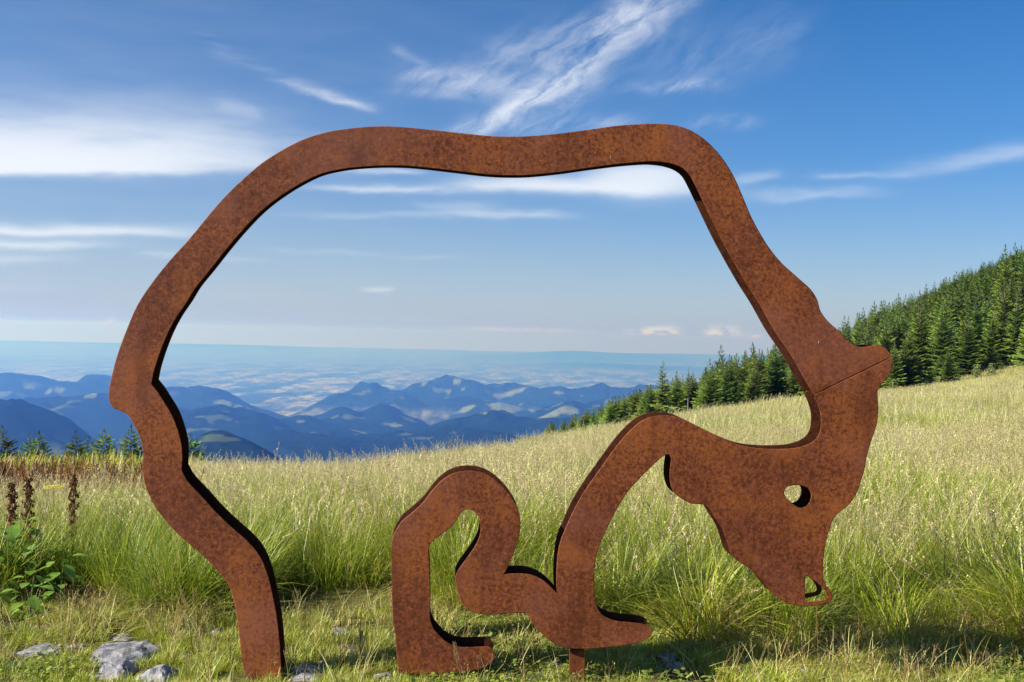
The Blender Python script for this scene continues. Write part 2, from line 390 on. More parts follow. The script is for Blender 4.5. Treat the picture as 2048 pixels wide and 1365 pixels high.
def polar_sheet(name, az, rr, zfun, mat, close=False, attr=None):
    A, Rr = np.meshgrid(np.radians(az), rr, indexing='ij')
    x = np.sin(A) * Rr; y = np.cos(A) * Rr; z = zfun(x.ravel(), y.ravel())
    v = np.stack([x.ravel(), y.ravel(), z], 1)
    na, nr = len(az), len(rr)
    i = np.arange(na - 1)[:, None] * nr + np.arange(nr - 1)[None, :]
    f = np.stack([i, i + 1, i + nr + 1, i + nr], -1).reshape(-1, 4)
    me = bpy.data.meshes.new(name)
    me.vertices.add(len(v)); me.vertices.foreach_set('co', v.astype(np.float32).ravel())
    me.loops.add(f.size); me.loops.foreach_set('vertex_index', f.ravel().astype(np.int32))
    me.polygons.add(len(f)); me.polygons.foreach_set('loop_start', np.arange(0, f.size, 4, dtype=np.int32))
    me.polygons.foreach_set('use_smooth', np.ones(len(f), bool))
    if attr is not None:
        for nm, fn in attr.items():
            at = me.attributes.new(nm, 'FLOAT', 'POINT'); at.data.foreach_set('value', fn(v).astype(np.float32))
    me.update(calc_edges=True); me.validate()
    me.materials.append(mat)
    o = bpy.data.objects.new(name, me); link(o)
    return o
rr = np.concatenate([[0.02], np.arange(.5, 12, .25), np.geomspace(12, 400, 110)])
g = polar_sheet('ground', np.arange(-180, 180.1, 1.0), rr, near_z, M_GROUND)
tag(g, 'sloping mountain meadow ground under the grass', 'ground', kind='structure')

def march(px, py, fn=far_z, lo=600, hi=70000):
    d = pix_ray(px, py); t = np.geomspace(lo, hi, 1500)
    x, y, z = d.x * t, d.y * t, EYE + d.z * t
    hit = np.nonzero(z < fn(x, y))[0]
    return (x[hit[0]], y[hit[0]], t[hit[0]]) if len(hit) else None
CLEAR = [(1005, 812, 44, 15, -.35), (935, 819, 22, 6, -.2), (1035, 785, 50, 7, .1), (850, 766, 14, 5, 0), (897, 786, 12, 4, 0), (926, 779, 10, 4, 0), (918, 762, 14, 4, 0), (1000, 793, 26, 4, 0),
         (1118, 788, 16, 5, -.2), (1105, 827, 56, 7, 0), (1028, 829, 40, 6, 0), (970, 826, 14, 5, 0), (155, 763, 32, 6, 0), (122, 781, 14, 4, 0), (182, 792, 12, 5, 0), (95, 788, 10, 3, 0), (5, 786, 12, 5, 0),
         (662, 818, 15, 3, -.2), (448, 808, 20, 4, 0), (478, 810, 10, 4, 0), (640, 795, 22, 4, 0), (580, 800, 30, 5, -.2), (540, 800, 14, 4, 0), (720, 865, 30, 3, 0), (790, 850, 16, 3, 0), (60, 777, 16, 3, 0), (1250, 772, 26, 4, 0), (600, 845, 14, 3, 0)]
CW = []
for (px, py, rx, ry, tl) in CLEAR:
    hit = march(px, py)
    if hit is None: continue
    sc_ = hit[2] / F
    CW.append((hit[0], hit[1], rx * sc_ * .62, max(ry * sc_ * 3.4, 45)))
def a_clear(v):
    x, y = v[:, 0], v[:, 1]; o = np.zeros(len(v))
    wob = (fbm(x / 190, y / 190, 4) - .5) * 2.6
    for (cx, cy, ax, ay) in CW:
        o = np.maximum(o, 1 - sstep(.8, 1.02, np.sqrt(((x - cx) / ax) ** 2 + ((y - cy) / ay) ** 2) + wob))
    return o
def a_plain(v):
    r = np.hypot(v[:, 0], v[:, 1])
    return (1 - sstep(25, 170, v[:, 2] - far_base(r))) * sstep(9000, 11500, r)

def mat_hills():
    mt, b, out = new_mat('far_land')
    geo = b.n('ShaderNodeNewGeometry'); P = geo.outputs['Position']; d = b.n('ShaderNodeBsdfDiffuse')
    cl = b.n('ShaderNodeAttribute', attribute_name='clearing'); pl = b.n('ShaderNodeAttribute', attribute_name='plain')
    n_tree = b.noise(P, .022, 4, .75); n_w = b.noise(P, .004, 5, .6)
    forest = b.mix(b.rng(n_tree, .35, .65), (.001, .006, .004), (.011, .027, .012))
    forest = b.mix(b.m('MULTIPLY', b.rng(n_w, .45, .62), .5), forest, (.011, .027, .011))
    mp = b.n('ShaderNodeMapping'); mp.inputs['Scale'].default_value = (1.5, .42, 0); b.put(mp.inputs[0], P); Q = mp.outputs[0]
    n_f = b.noise(Q, .0034, 4, .6, 0.0); n_s = b.noise(Q, .009, 3, .6); n_b = b.noise(Q, .0009, 6, .68, 0.0)
    field = b.ramp(b.m('ADD', b.m('MULTIPLY', n_f, .6), b.m('MULTIPLY', n_s, .4)), [(.38, (.07, .09, .035)), (.46, (.14, .15, .09)), (.53, (.29, .29, .21)), (.61, (.48, .48, .42))])
    plain = b.mix(b.rng(n_b, .44, .56), field, (.026, .042, .020))
    ln = b.n('ShaderNodeVectorMath', operation='LENGTH'); b.put(ln.inputs[0], P)
    plain = b.mix(b.rng(ln.outputs['Value'], 17000, 40000, 0, .72), plain, (.075, .085, .045))
    n_c = b.noise(P, .0044, 3, .5, 0.0)
    forest = b.mix(b.m('MULTIPLY', b.rng(n_c, .62, .66), .6), forest, (.10, .13, .055))
    c = b.mix(pl.outputs['Fac'], forest, plain)
    mead = b.mix(b.rng(n_tree, .4, .6), (.10, .14, .055), (.17, .19, .09))
    c = b.mix(cl.outputs['Fac'], c, mead)
    b.put(d.inputs[0], c); b.t.links.new(d.outputs[0], out.inputs[0])
    return mt
M_HILLS = mat_hills()
rfar = np.concatenate([np.geomspace(398, 4500, 130), np.linspace(4500, 15000, 190)[1:], np.geomspace(15000, 57000, 110)[1:]])
hl = polar_sheet('hills', np.arange(-40, 40.01, .11), rfar, far_z, M_HILLS, attr={'clearing': a_clear, 'plain': a_plain})
tag(hl, 'forested foothills and farmed lowland fading to blue in the distance', 'hills', kind='structure')

# ------------------------------------------------------------------ haze
def haze():
    x0, x1, y0, y1, z0, z1 = -46000, 46000, -700, 60000, -1330, 105
    v = [(x, y, z) for x in (x0, x1) for y in (y0, y1) for z in (z0, z1)]
    f = [(0, 1, 3, 2), (4, 6, 7, 5), (0, 4, 5, 1), (2, 3, 7, 6), (0, 2, 6, 4), (1, 5, 7, 3)]
    mt, b, out = new_mat('haze_air')
    pv = b.n('ShaderNodeVolumePrincipled')
    pv.inputs['Color'].default_value = (0.12, 0.315, 1.0, 1)
    pv.inputs['Absorption Color'].default_value = (1, 1, 1, 1)
    pv.inputs['Density'].default_value = HAZE_D
    pv.inputs['Anisotropy'].default_value = 0.42
    b.t.links.new(pv.outputs[0], out.inputs['Volume'])
    o = obj('haze', v, f, mt); tag(o, 'blue summer haze filling the air over the valley', 'haze', kind='stuff')
HAZE_D = 1.26e-4
haze()

# ------------------------------------------------------------------ the steel animal
D = 4.68
def on_plane(px, py, Y):
    d = pix_ray(px, py); k = Y / d.y
    return Vector((d.x * k, Y, EYE + d.z * k))
# outline in photo pixels; '!' marks a sharp corner
BODY = """1627,789.6! 1606,754 1583,713 1548,661 1518,608 1489,562 1445,484 1416,425 1392,375 1378,349 1363,336 1340,327.5 1308,323.5 1275,325 1238,328.5 1180,336 1121,344.5
1062,350.5 1018,351.5 974,349.5 916,343 857,336.3 813,332.6 769,332 727,334 683.5,339 639.5,349.5 595.6,371 551.7,399.5 516.5,428.5 481,466 449,504 420,541 390.5,577.5 373,606 352,637 335,669 320,706 308,744
303,768.5! 314,781.7 329,805 343.6,829 355,858 362.6,887 365,911 363.5,941! 376,963 405,994 431,1023 462,1053 496,1083 519,1111 532.5,1141 541,1170 553,1229 560,1290 564,1357! 549,1361.5 511,1362! 496,1356 489,1345 483,1317 477,1258 467,1199 455,1167 434,1141
405,1111 355,1068 317,1024 302,1000 289,965 285,937 286,908 281,878 269,852 256,831 238,821 224,814 217.5,795 219,774 226,741 238,700 256,653 270,620 288,589 317,549 346,514 376,481 405,446 434,411 464,379 493,352.5 522,328 552,308 581,291.5 610,278 639,268.5 669,261.5 727,254.5 770,253 799,254.3 857,259.5 916,266
974,272 1018,273.6 1062,272.5 1121,267 1180,259.5 1238,251.6 1297,248 1328,248.3 1357,252.5 1386.5,264 1416,285 1445,317 1468.5,355 1489,402 1504,437 1533,488 1562,525 1591.6,552 1621,578.8 1634.5,600 1641,622 1656,643 1679.5,664 1697,682 1714.7,693.5 1732,694 1750,691.5 1767,695 1779,705 1783,714!"""
HEAD = """1783.3,714.9! 1785.6,724 1783.5,738 1776,754.4 1764.5,768 1756,781 1755.7,801 1756.5,827 1752.7,852 1744,878 1735,908 1728,943 1720.5,967 1711.7,990 1697,1010.5 1673.6,1029.5 1665,1043 1656,1069 1650,1095 1647,1119 1646,1148 1648.7,1165.7 1656,1176 1663.4,1187.7 1664,1198 1659,1205 1644,1210 1615,1213.5 1591.6,1211 1568,1204
1544.7,1187 1521,1157 1501,1139 1480,1126 1462.7,1110 1454,1084 1445,1060 1430.5,1037 1418.7,1018 1410,1009! 1398,1009 1380.6,1007 1363,998 1348,986 1341,969 1339,952 1340.5,931 1342,917 1338,909.5! 1329,911 1313,924.5 1284,952.5 1257.6,982 1238,1011 1214.7,1056 1197,1097 1190,1125 1188,1170 1191,1199 1197,1219 1209,1233 1232,1242 1261.5,1245 1285,1248 1301,1253.6 1305.5,1261 1301,1272.6 1288,1281.5
1264.5,1289 1209,1295.5 1173.6,1298.4 1144,1298 1121,1294 1103,1284.5 1085.7,1270 1071,1255 1061,1240 1056.4,1227! 1033,1226.5 989,1229.6 960,1228.5 939,1221 924.6,1208 916,1188 911.5,1167 911.5,1152 918,1138 939,1109 955,1083 961,1062 960,1044 955,1030 945,1021.5 934,1019 923,1025 914,1039 904,1053 881,1070.5 863,1085 857.5,1099 859.5,1141 861,1199 860.5,1235 866,1254
878,1270 892,1283 910,1292 927.5,1294.6 954,1294 977,1293.5 986,1300 990,1311 986,1323 974,1333 957,1339.5 927.5,1344.5 872,1347.5 813,1349.5 797,1346! 794,1317 791,1273 786,1243 784,1199 783,1141 782,1097 785,1076 792,1060 804.5,1042 828,1022 846,1005 862,984 880,964 903,948.5 932,942 962,945 988,958 1010,978 1028,1002 1038.5,1026 1041,1050 1037,1079 1027,1108.6 1014,1138 1008,1149! 1025,1147.5 1045,1147.3
1065,1150.5 1086,1160.5 1101,1173 1114,1187! 1112.5,1168 1113,1141 1115,1111.5 1121,1082 1132.6,1053 1150,1015 1172,978 1202,935 1238,886 1263,858.5 1284,841.5 1306,833 1333,831 1357,834.8 1381,845.5 1416,863 1445,876.5 1474.5,888.5 1504,895.3 1548,898.3 1592,896 1621,886.5 1635.6,873 1641.5,852 1641,830 1636,812 1627.5,790.4!"""
EYEH = "1568,984 1574,974.5 1588.6,971 1603,972 1616,977.5 1622,990 1619,1004 1610.6,1014 1597.5,1015.7 1583,1005.5 1572.5,996"
NOSE = "1610,1152.5! 1613.6,1152.5 1626.8,1160.5 1640,1170.5 1649.5,1182 1653.5,1193 1649,1199.5 1632,1202.5 1610.6,1204.4!"
def outline(txt, step=5.0):
    pts = []; cor = []
    for w in txt.split():
        cor.append(w.endswith('!')); x, y = w.rstrip('!').split(','); pts.append((float(x), float(y)))
    n = len(pts); P = np.array(pts); out = []
    for i in range(n):
        p1, p2 = P[i], P[(i + 1) % n]
        p0 = P[i - 1] if not cor[i] else 2 * p1 - p2
        p3 = P[(i + 2) % n] if not cor[(i + 1) % n] else 2 * p2 - p1
        L = np.linalg.norm(p2 - p1); k = max(1, int(round(L / step)))
        m1 = (p2 - p0) * .5; m2 = (p3 - p1) * .5
        for mm_ in (m1, m2):
            l_ = np.linalg.norm(mm_)
            if l_ > L: mm_ *= L / l_
        for j in range(k):
            t = j / k
            out.append(p1 * (2 * t**3 - 3 * t**2 + 1) + m1 * (t**3 - 2 * t**2 + t) + p2 * (3 * t**2 - 2 * t**3) + m2 * (t**3 - t**2))
    return np.array(out)
def plate(name, loops, root, back=False):
    """thin cut-out steel plate with slightly broken edges"""
    import bmesh
    V = []; Fc = []; rings = []
    Y0 = D + (.105 if back else 0.0); T = .014
    for lp in loops:
        P = outline(lp); n = len(P)
        tn = np.roll(P, -1, 0) - np.roll(P, 1, 0); tn /= np.maximum(np.linalg.norm(tn, axis=1), 1e-6)[:, None]
        area = .5 * np.sum(P[:, 0] * np.roll(P[:, 1], -1) - np.roll(P[:, 0], -1) * P[:, 1])
        nin = np.stack([-tn[:, 1], tn[:, 0]], 1) * (1 if area > 0 else -1)
        if lp is not loops[0]: nin = -nin
        if back:   # the rear plate hangs a little askew behind the front one
            x, y = P[:, 0], P[:, 1]
            vx = 872; vy = 420 + np.clip((x - 300) / 1200, 0, 1) * 190
            B = P + .026 * np.stack([vx - x, vy - y], 1)
        else: B = P
        rg = []
        for Q, Y in ((B + nin * 1.1, Y0 - .002), (B + nin * .3, Y0), (B, Y0 + .002), (B, Y0 + T - .002), (B + nin * .8, Y0 + T)):
            rg.append(len(V))
            for q in range(n): V.append(on_plane(Q[q][0], Q[q][1], Y))
        rings.append((rg, n))
        for k in range(4):
            for q in range(n):
                Fc.append((rg[k] + q, rg[k] + (q + 1) % n, rg[k + 1] + (q + 1) % n, rg[k + 1] + q))
    for k in (0, 4):
        idx = [rg[k] + q for rg, n in rings for q in range(n)]
        for tri in tessellate_polygon([[Vector((V[rg[k] + q].x, V[rg[k] + q].z, 0)) for q in range(n)] for rg, n in rings]):
            t = tuple(idx[i] for i in tri); Fc.append(t if k == 0 else t[::-1])
    me = bpy.data.meshes.new(name); me.from_pydata([tuple(v - root.location) for v in V], [], Fc)
    bm = bmesh.new(); bm.from_mesh(me); bmesh.ops.recalc_face_normals(bm, faces=bm.faces); bm.to_mesh(me); bm.free()
    me.materials.append(M_RUST_SHADED if back else M_RUST)
    o = bpy.data.objects.new(name, me); link(o, root)
    return o
ORG = Vector((0, D, 0))
root = empty('animal_sculpture', ORG)
tag(root, 'huge rusty steel outline of a grazing animal standing in front of the valley', 'sculpture')
plate('body_plate', [BODY], root)['label'] = 'long front plate of back and hind leg above the weld seam'
plate('head_plate', [HEAD, EYEH, NOSE], root)['label'] = 'front plate of lowered head with eye and nostril cut-outs and two forelegs'
plate('rear_body_plate', [BODY], root, True)['label'] = 'shade-darkened rear plate showing behind the back and hind leg'
plate('rear_head_plate', [HEAD, EYEH, NOSE], root, True)['label'] = 'shade-darkened rear plate showing behind head and forelegs'
def core(txt, inset=21.0):
    """recessed steel web that joins the two plates, set well back from their rims"""
    P = outline(txt, 9.0); n = len(P)
    tn = np.roll(P, -1, 0) - np.roll(P, 1, 0); tn /= np.maximum(np.linalg.norm(tn, axis=1), 1e-6)[:, None]
    area = .5 * np.sum(P[:, 0] * np.roll(P[:, 1], -1) - np.roll(P[:, 0], -1) * P[:, 1])
    Q = P + np.stack([-tn[:, 1], tn[:, 0]], 1) * (inset if area > 0 else -inset)
    Q = Q[~((P[:, 0] > 1585) & (P[:, 1] > 1120))]; n = len(Q)
    V = []; Fc = []
    for Y, sh in ((D + .0135, 0.0), (D + .1055, .024)):
        for q in Q: V.append(tuple(on_plane(q[0] + sh * (872 - q[0]), q[1] + sh * (520 - q[1]), Y) - ORG))
    for q in range(n): Fc.append((q, (q + 1) % n, n + (q + 1) % n, n + q))
    obj('web', V, Fc, M_RUST_SHADED, root)
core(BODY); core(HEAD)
def box(name, x0, x1, y0, y1, z0, z1, mat, parent=None, org=Vector((0, 0, 0)), bev=.004):
    v = []
    for (z, k) in ((z0, 0), (z1 - bev, 0), (z1, bev)):
        v += [(x0 + k - org.x, y0 + k - org.y, z - org.z), (x1 - k - org.x, y0 + k - org.y, z - org.z), (x1 - k - org.x, y1 - k - org.y, z - org.z), (x0 + k - org.x, y1 - k - org.y, z - org.z)]
    f = [(3, 2, 1, 0), (8, 9, 10, 11)]
    for k in (0, 4):
        for i in range(4): f.append((k + i, k + (i + 1) % 4, k + 4 + (i + 1) % 4, k + 4 + i))
    return obj(name, v, f, mat, parent)
for (xa, xb, yt) in ((1140, 1169, 1299), (508, 546, 1363)):
    pa, pb = on_plane(xa, yt, D + .05), on_plane(xb, yt, D + .05)
    box('support_post', pa.x, pb.x, D + .035, D + .10, -.25, pa.z + (.0 if xa < 600 else .004), M_RUST, root, ORG)
M_CHIP = mat_simple('bare_chip', (.36, .30, .27), (.42, .36, .33), 40)
for (cx, cy, w, h) in ((1637.5, 685, 1.0, 3.4), (1221, 315, .7, 5)):
    a = on_plane(cx - w, cy + h, D - .0026); c = on_plane(cx + w, cy - h, D - .0026)
    mx = (a.x + c.x) / 2; mz = (a.z + c.z) / 2
    v = [(a.x - ORG.x, a.y - ORG.y, mz), (mx - ORG.x, a.y - ORG.y, a.z), (c.x - ORG.x, a.y - ORG.y, mz), (mx - ORG.x, a.y - ORG.y, c.z), (mx - ORG.x, a.y - ORG.y - .001, mz)]
    obj('bare_spot', v, [(0, 1, 4), (1, 2, 4), (2, 3, 4), (3, 0, 4)], M_CHIP, root)

# ------------------------------------------------------------------ spruces
rng = np.random.RandomState(5)
def spruce_mesh(seed, h, rb, whorls, gap=0.0, bare=0.06, sparse=0.0, irregular=.18):
    r_ = np.random.RandomState(seed); V = []; Fc = []; C = []
    zs = np.linspace(bare * h, h * .985, whorls)
    for zi, z in enumerate(zs):
        t = (z - bare * h) / (h * (1 - bare))
        rad = rb * ((1 - t) ** .88 + .035) * (1 + irregular * (r_.rand() - .5))
        nb = 8 if t < .75 else 5
        ph = r_.rand() * 6.28
        for k in range(nb):
            if r_.rand() < sparse: continue
            az = ph + k * 6.283 / nb + (r_.rand() - .5) * .55; L = rad * (.72 + .5 * r_.rand())
            droop = (-.42 + .75 * t) * (.8 + .4 * r_.rand())
            ca, sa = math.cos(az), math.sin(az); zz = z + (r_.rand() - .5) * h / whorls * .8
            ns = 5 if L > .5 else 3
            for j in range(ns):
                s = (j + .6) / ns
                px, py, pz = ca * L * s, sa * L * s, zz + L * (droop * s + .22 * s * s)
                wd = L * (.34 * (1 - s) + .16) * (.8 + .5 * r_.rand()); ln = L / ns * 1.7
                dz = ln * (droop + .40 * s) - .05 * h / whorls
                hang = wd * (.30 + .45 * r_.rand())
                b0 = len(V)
                V += [(px, py, pz), (px + ca * ln * .55 - sa * wd, py + sa * ln * .55 + ca * wd, pz + dz * .5 - hang), (px + ca * ln, py + sa * ln, pz + dz),
                      (px + ca * ln * .55 + sa * wd, py + sa * ln * .55 - ca * wd, pz + dz * .5 - hang)]
                Fc += [(b0, b0 + 1, b0 + 2), (b0, b0 + 2, b0 + 3)]
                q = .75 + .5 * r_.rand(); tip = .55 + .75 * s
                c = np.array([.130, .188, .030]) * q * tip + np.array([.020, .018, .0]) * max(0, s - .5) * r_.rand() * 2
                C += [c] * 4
    for k in range(6):   # leader
        b0 = len(V); a = k * 1.05
        V += [(0, 0, h * (.93 + .01 * k)), (.05 * rb * math.cos(a), .05 * rb * math.sin(a), h * (.94 + .01 * k)), (0, 0, h * (1.0 + .004 * k))]
        Fc.append((b0, b0 + 1, b0 + 2)); C += [np.array([.08, .12, .035])] * 3
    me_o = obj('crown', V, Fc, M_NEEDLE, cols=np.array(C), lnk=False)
    # trunk
    n = 7; tv = []; tf = []
    lv = [(-.5, .020), (0, .017), (.3, .012), (.6, .008), (.98, .0015)]
    for (q, rr_) in lv:
        for k in range(n): tv.append((rr_ * h * math.cos(k * 6.283 / n), rr_ * h * math.sin(k * 6.283 / n), q * h if q > 0 else q))
    for l in range(len(lv) - 1):
        for k in range(n): tf.append((l * n + k, l * n + (k + 1) % n, (l + 1) * n + (k + 1) % n, (l + 1) * n + k))
    t_o = obj('trunk', tv, tf, M_BARK, smooth=True, lnk=False)
    return me_o, t_o
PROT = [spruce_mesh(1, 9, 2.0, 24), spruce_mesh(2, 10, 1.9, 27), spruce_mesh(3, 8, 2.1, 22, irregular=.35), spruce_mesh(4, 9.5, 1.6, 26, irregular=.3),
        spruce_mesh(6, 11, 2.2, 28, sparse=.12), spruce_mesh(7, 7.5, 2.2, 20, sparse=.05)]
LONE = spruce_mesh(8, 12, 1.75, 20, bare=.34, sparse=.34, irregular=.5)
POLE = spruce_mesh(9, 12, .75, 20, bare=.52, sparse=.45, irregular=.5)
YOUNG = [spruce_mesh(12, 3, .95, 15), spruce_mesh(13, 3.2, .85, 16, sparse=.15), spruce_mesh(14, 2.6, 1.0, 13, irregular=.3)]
def plant_tree(proto, x, y, z, s, rz, label, group=None, name='spruce', wide=1.0):
    t = empty(name, (x, y, z)); t.rotation_euler = (0, 0, rz); t.scale = (s * wide, s * wide, s)
    tag(t, label, 'tree', group)
    for p in proto:
        c = p.copy(); link(c, t)
    return t

redge = lambda a: np.interp(a, [0, 2.2, 4, 7, 10, 13.4, 18.2, 22.5, 27.2, 36], [135, 120, 112, 104, 108, 116, 124, 130, 137, 145])
TOPX = [1085, 1100, 1140, 1190, 1240, 1280, 1330, 1400, 1450, 1530, 1600, 1680, 1850, 2048, 2300]
TOPY = [870, 845, 828, 808, 792, 772, 757, 735, 708, 690, 668, 643, 583, 494, 400]
def max_top(x, y):
    px = 1024 + F * x / y; py = np.interp(px, TOPX, TOPY)
    return EYE - (py - HOR(px)) / F * y
pts = []
sp = 3.0
for gx in np.arange(0, 270, sp):
    for gy in np.arange(70, 420, sp):
        x = gx + (rng.rand() - .5) * sp * .9; y = gy + (rng.rand() - .5) * sp * .9
        a = math.degrees(math.atan2(x, y)); r = math.hypot(x, y)
        if a < 1.6 or a > 36: continue
        e = float(redge(a)) + (fbm(np.array([x * .12]), np.array([y * .12]))[0] - .5) * 22
        if r < e: continue
        if a < 13 and r > e + 26 + max(0, a - 4) * 7: continue
        if r > 340: continue
        z = nz(x, y); h = float(np.clip(rng.normal(8.2, 2.2), 4.5, 13)) * (.78 if r < e + 5 else 1.0)
        cap = float(max_top(x, y)) * 1.0 - z
        vis = 1.0
        if cap < h * 1.0: h = cap * ((.86 if a < 8 else .72) + (.18 if a < 8 else .30) * rng.rand())
        if h < 3.0:
            if r < e + 12: h = 2.2 + rng.rand()
            else: continue
        pts.append((x, y, z, h, r, a))
pts.sort(key=lambda p: p[4] + (60 if p[5] > 29 else 0))
big, rest = pts[:292], pts[292:]
for i, (x, y, z, h, r, a) in enumerate(big):
    k = rng.randint(len(PROT)); ph = (9, 10, 8, 9.5, 11, 7.5)[k]
    edge = r < redge(a) + 9
    if a < 10: lab, grp = 'dark spruce in the row that drops away behind the meadow crest', 'spruces in the row behind the meadow crest'
    elif edge: lab, grp = 'bushy green spruce along the front edge of the hillside forest', 'spruces along the front edge of the forest'
    else: lab, grp = 'green spruce standing inside the dense forest on the right slope', 'spruces inside the hillside forest'
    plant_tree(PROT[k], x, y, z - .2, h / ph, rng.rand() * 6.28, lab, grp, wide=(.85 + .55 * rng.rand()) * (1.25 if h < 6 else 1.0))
def at_px(px, dist, drop=.15):
    a = math.atan((px - 1024) / F); x, y = dist * math.sin(a), dist * math.cos(a)
    return x, y, nz(x, y) - drop
def tree_px(proto, ph, px, ytop, dist, label, group=None, name='spruce', wide=1.0):
    x, y, z = at_px(px, dist); zt = EYE - (ytop - HOR(px)) / F * y
    return plant_tree(proto, x, y, z, (zt - z) / ph, px * .7, label, group, name, wide)
tree_px(LONE, 12, 1327, 722, 108, 'tall thin spruce with open ragged branches rising alone above the row')
tree_px(POLE, 12, 1379, 734, 106, 'half bare spruce with a pale naked trunk beside the dark bushy spruce')
tree_px(PROT[0], 9, 1425, 735, 100, 'broad dark spruce at the meadow edge below the neck of the sculpture', wide=1.35)
tree_px(PROT[3], 9.5, 1190, 808, 100, 'slim dark spruce standing taller than the small trees around it', wide=.9)
# small spruces on the left, beyond the crest
for (px, yt, d_, k, w, lab) in ((8, 852, 80, 0, 1.2, 'young green spruce at the far left edge of the photo behind the fern band'),
                              (62, 868, 84, 1, 1.0, 'thin young spruce with a pointed tip second from the left edge'),
                              (82, 862, 88, 2, .9, 'small bushy spruce just right of the thin pointed one'),
                              (155, 862, 84, 0, 1.0, 'light green young spruce left of the pair near the hind leg'),
                              (178, 868, 88, 1, .9, 'slender blue green young spruce between two fuller ones'),
                              (212, 858, 80, 2, 1.0, 'full green young spruce left of the darkest spruce'),
                              (234, 884, 78, 1, 1.2, 'tiny low spruce between the full green and the darkest spruce'),
                              (266, 850, 72, 0, 1.15, 'darkest small spruce touching the left side of the hind leg'),
                              (384, 868, 70, 2, 1.15, 'dark spruce half hidden behind the right side of the hind leg')):
    tree_px(YOUNG[k], (3, 3.2, 2.6)[k], px, yt, d_, lab, 'young spruces beyond the left crest', 'young_spruce', w)

# ------------------------------------------------------------------ scattering stuff with geometry nodes
def scatter(name, protos, P, scl, rz, tilt, label, cat):
    col = bpy.data.collections.new(name + '_kinds')
    for p in protos: col.objects.link(p)
    me = bpy.data.meshes.new(name); n = len(P)
    me.vertices.add(n); me.vertices.foreach_set('co', np.asarray(P, np.float32).ravel())
    a = me.attributes.new('kindno', 'INT', 'POINT'); a.data.foreach_set('value', rng.randint(0, len(protos), n).astype(np.int32))
    a = me.attributes.new('size', 'FLOAT', 'POINT'); a.data.foreach_set('value', np.asarray(scl, np.float32))
    rot = np.stack([(rng.rand(n) - .5) * tilt, (rng.rand(n) - .5) * tilt, rz], 1).astype(np.float32)
    a = me.attributes.new('turn', 'FLOAT_VECTOR', 'POINT'); a.data.foreach_set('vector', rot.ravel())
    o = bpy.data.objects.new(name, me); link(o); tag(o, label, cat, kind='stuff')
    ng = bpy.data.node_groups.new(name + '_nodes', 'GeometryNodeTree')
    ng.interface.new_socket('Geometry', in_out='INPUT', socket_type='NodeSocketGeometry'); ng.interface.new_socket('Geometry', in_out='OUTPUT', socket_type='NodeSocketGeometry')
    N = ng.nodes; L = ng.links
    gi, go, ip, ci = N.new('NodeGroupInput'), N.new('NodeGroupOutput'), N.new('GeometryNodeInstanceOnPoints'), N.new('GeometryNodeCollectionInfo')
    ci.inputs['Collection'].default_value = col; ci.inputs['Separate Children'].default_value = True; ci.inputs['Reset Children'].default_value = True
    def na(t, nm):
        q = N.new('GeometryNodeInputNamedAttribute'); q.data_type = t; q.inputs['Name'].default_value = nm; return q.outputs['Attribute']
    L.new(gi.outputs[0], ip.inputs['Points']); L.new(ci.outputs[0], ip.inputs['Instance']); ip.inputs['Pick Instance'].default_value = True
    L.new(na('INT', 'kindno'), ip.inputs['Instance Index']); L.new(na('FLOAT', 'size'), ip.inputs['Scale'])
    e2r = N.new('FunctionNodeEulerToRotation'); L.new(na('FLOAT_VECTOR', 'turn'), e2r.inputs[0]); L.new(e2r.outputs[0], ip.inputs['Rotation'])
    L.new(ip.outputs[0], go.inputs[0])
    o.modifiers.new('scatter', 'NODES').node_group = ng
    return o
if rest:
    def joined(pr):
        c = pr[0].copy(); c.data = pr[0].data; return c
    A = np.array(rest); hh = 9.2
    scatter('forest', [joined(p) for p in PROT], A[:, :3], A[:, 3] / hh, rng.rand(len(A)) * 6.28, .06, 'dense spruce forest covering the upper hillside on the right', 'forest')

def blades(n, rad, L, W_, th0, th1, cols, segs=4, seed=0, zoff=0.0, flat=False):
    r_ = np.random.RandomState(seed)
    ang = r_.rand(n) * 6.283; rd = rad * np.sqrt(r_.rand(n)); bx, by = rd * np.cos(ang), rd * np.sin(ang)
    az = ang + (r_.rand(n) - .5) * 2.4; Ln = L[0] + (L[1] - L[0]) * r_.rand(n) ** 1.2; Wd = W_ * (.6 + .8 * r_.rand(n))
    a0 = np.radians(th0[0] + (th0[1] - th0[0]) * r_.rand(n)); a1 = np.radians(th1[0] + (th1[1] - th1[0]) * r_.rand(n))
    tw = az + math.pi / 2 + (r_.rand(n) - .5) * 1.2
    x, y, z = bx.copy(), by.copy(), np.full(n, zoff); VV = []
    for s in range(segs + 1):
        t = s / segs; w = Wd * (1 - t ** 1.6) + .0004
        VV.append(np.stack([x - np.cos(tw) * w / 2, y - np.sin(tw) * w / 2, z], 1)); VV.append(np.stack([x + np.cos(tw) * w / 2, y + np.sin(tw) * w / 2, z], 1))
        th = a0 + (a1 - a0) * t; st = Ln / segs
        x = x + np.sin(th) * np.cos(az) * st; y = y + np.sin(th) * np.sin(az) * st; z = z + np.cos(th) * st
    V = np.stack(VV, 1).reshape(-1, 3); k = 2 * (segs + 1)
    b0 = (np.arange(n) * k)[:, None]; f = []
    for s in range(segs): f.append(np.concatenate([b0 + 2 * s, b0 + 2 * s + 1, b0 + 2 * s + 3, b0 + 2 * s + 2], 1))
    Fc = np.stack(f, 1).reshape(-1, 4)
    cs = np.array([c for c, _ in cols]); pr = np.array([p for _, p in cols]); ci = r_.choice(len(cs), n, p=pr / pr.sum())
    C = np.repeat(cs[ci] * (.8 + .4 * r_.rand(n))[:, None], k, 0)
    return V, Fc, C
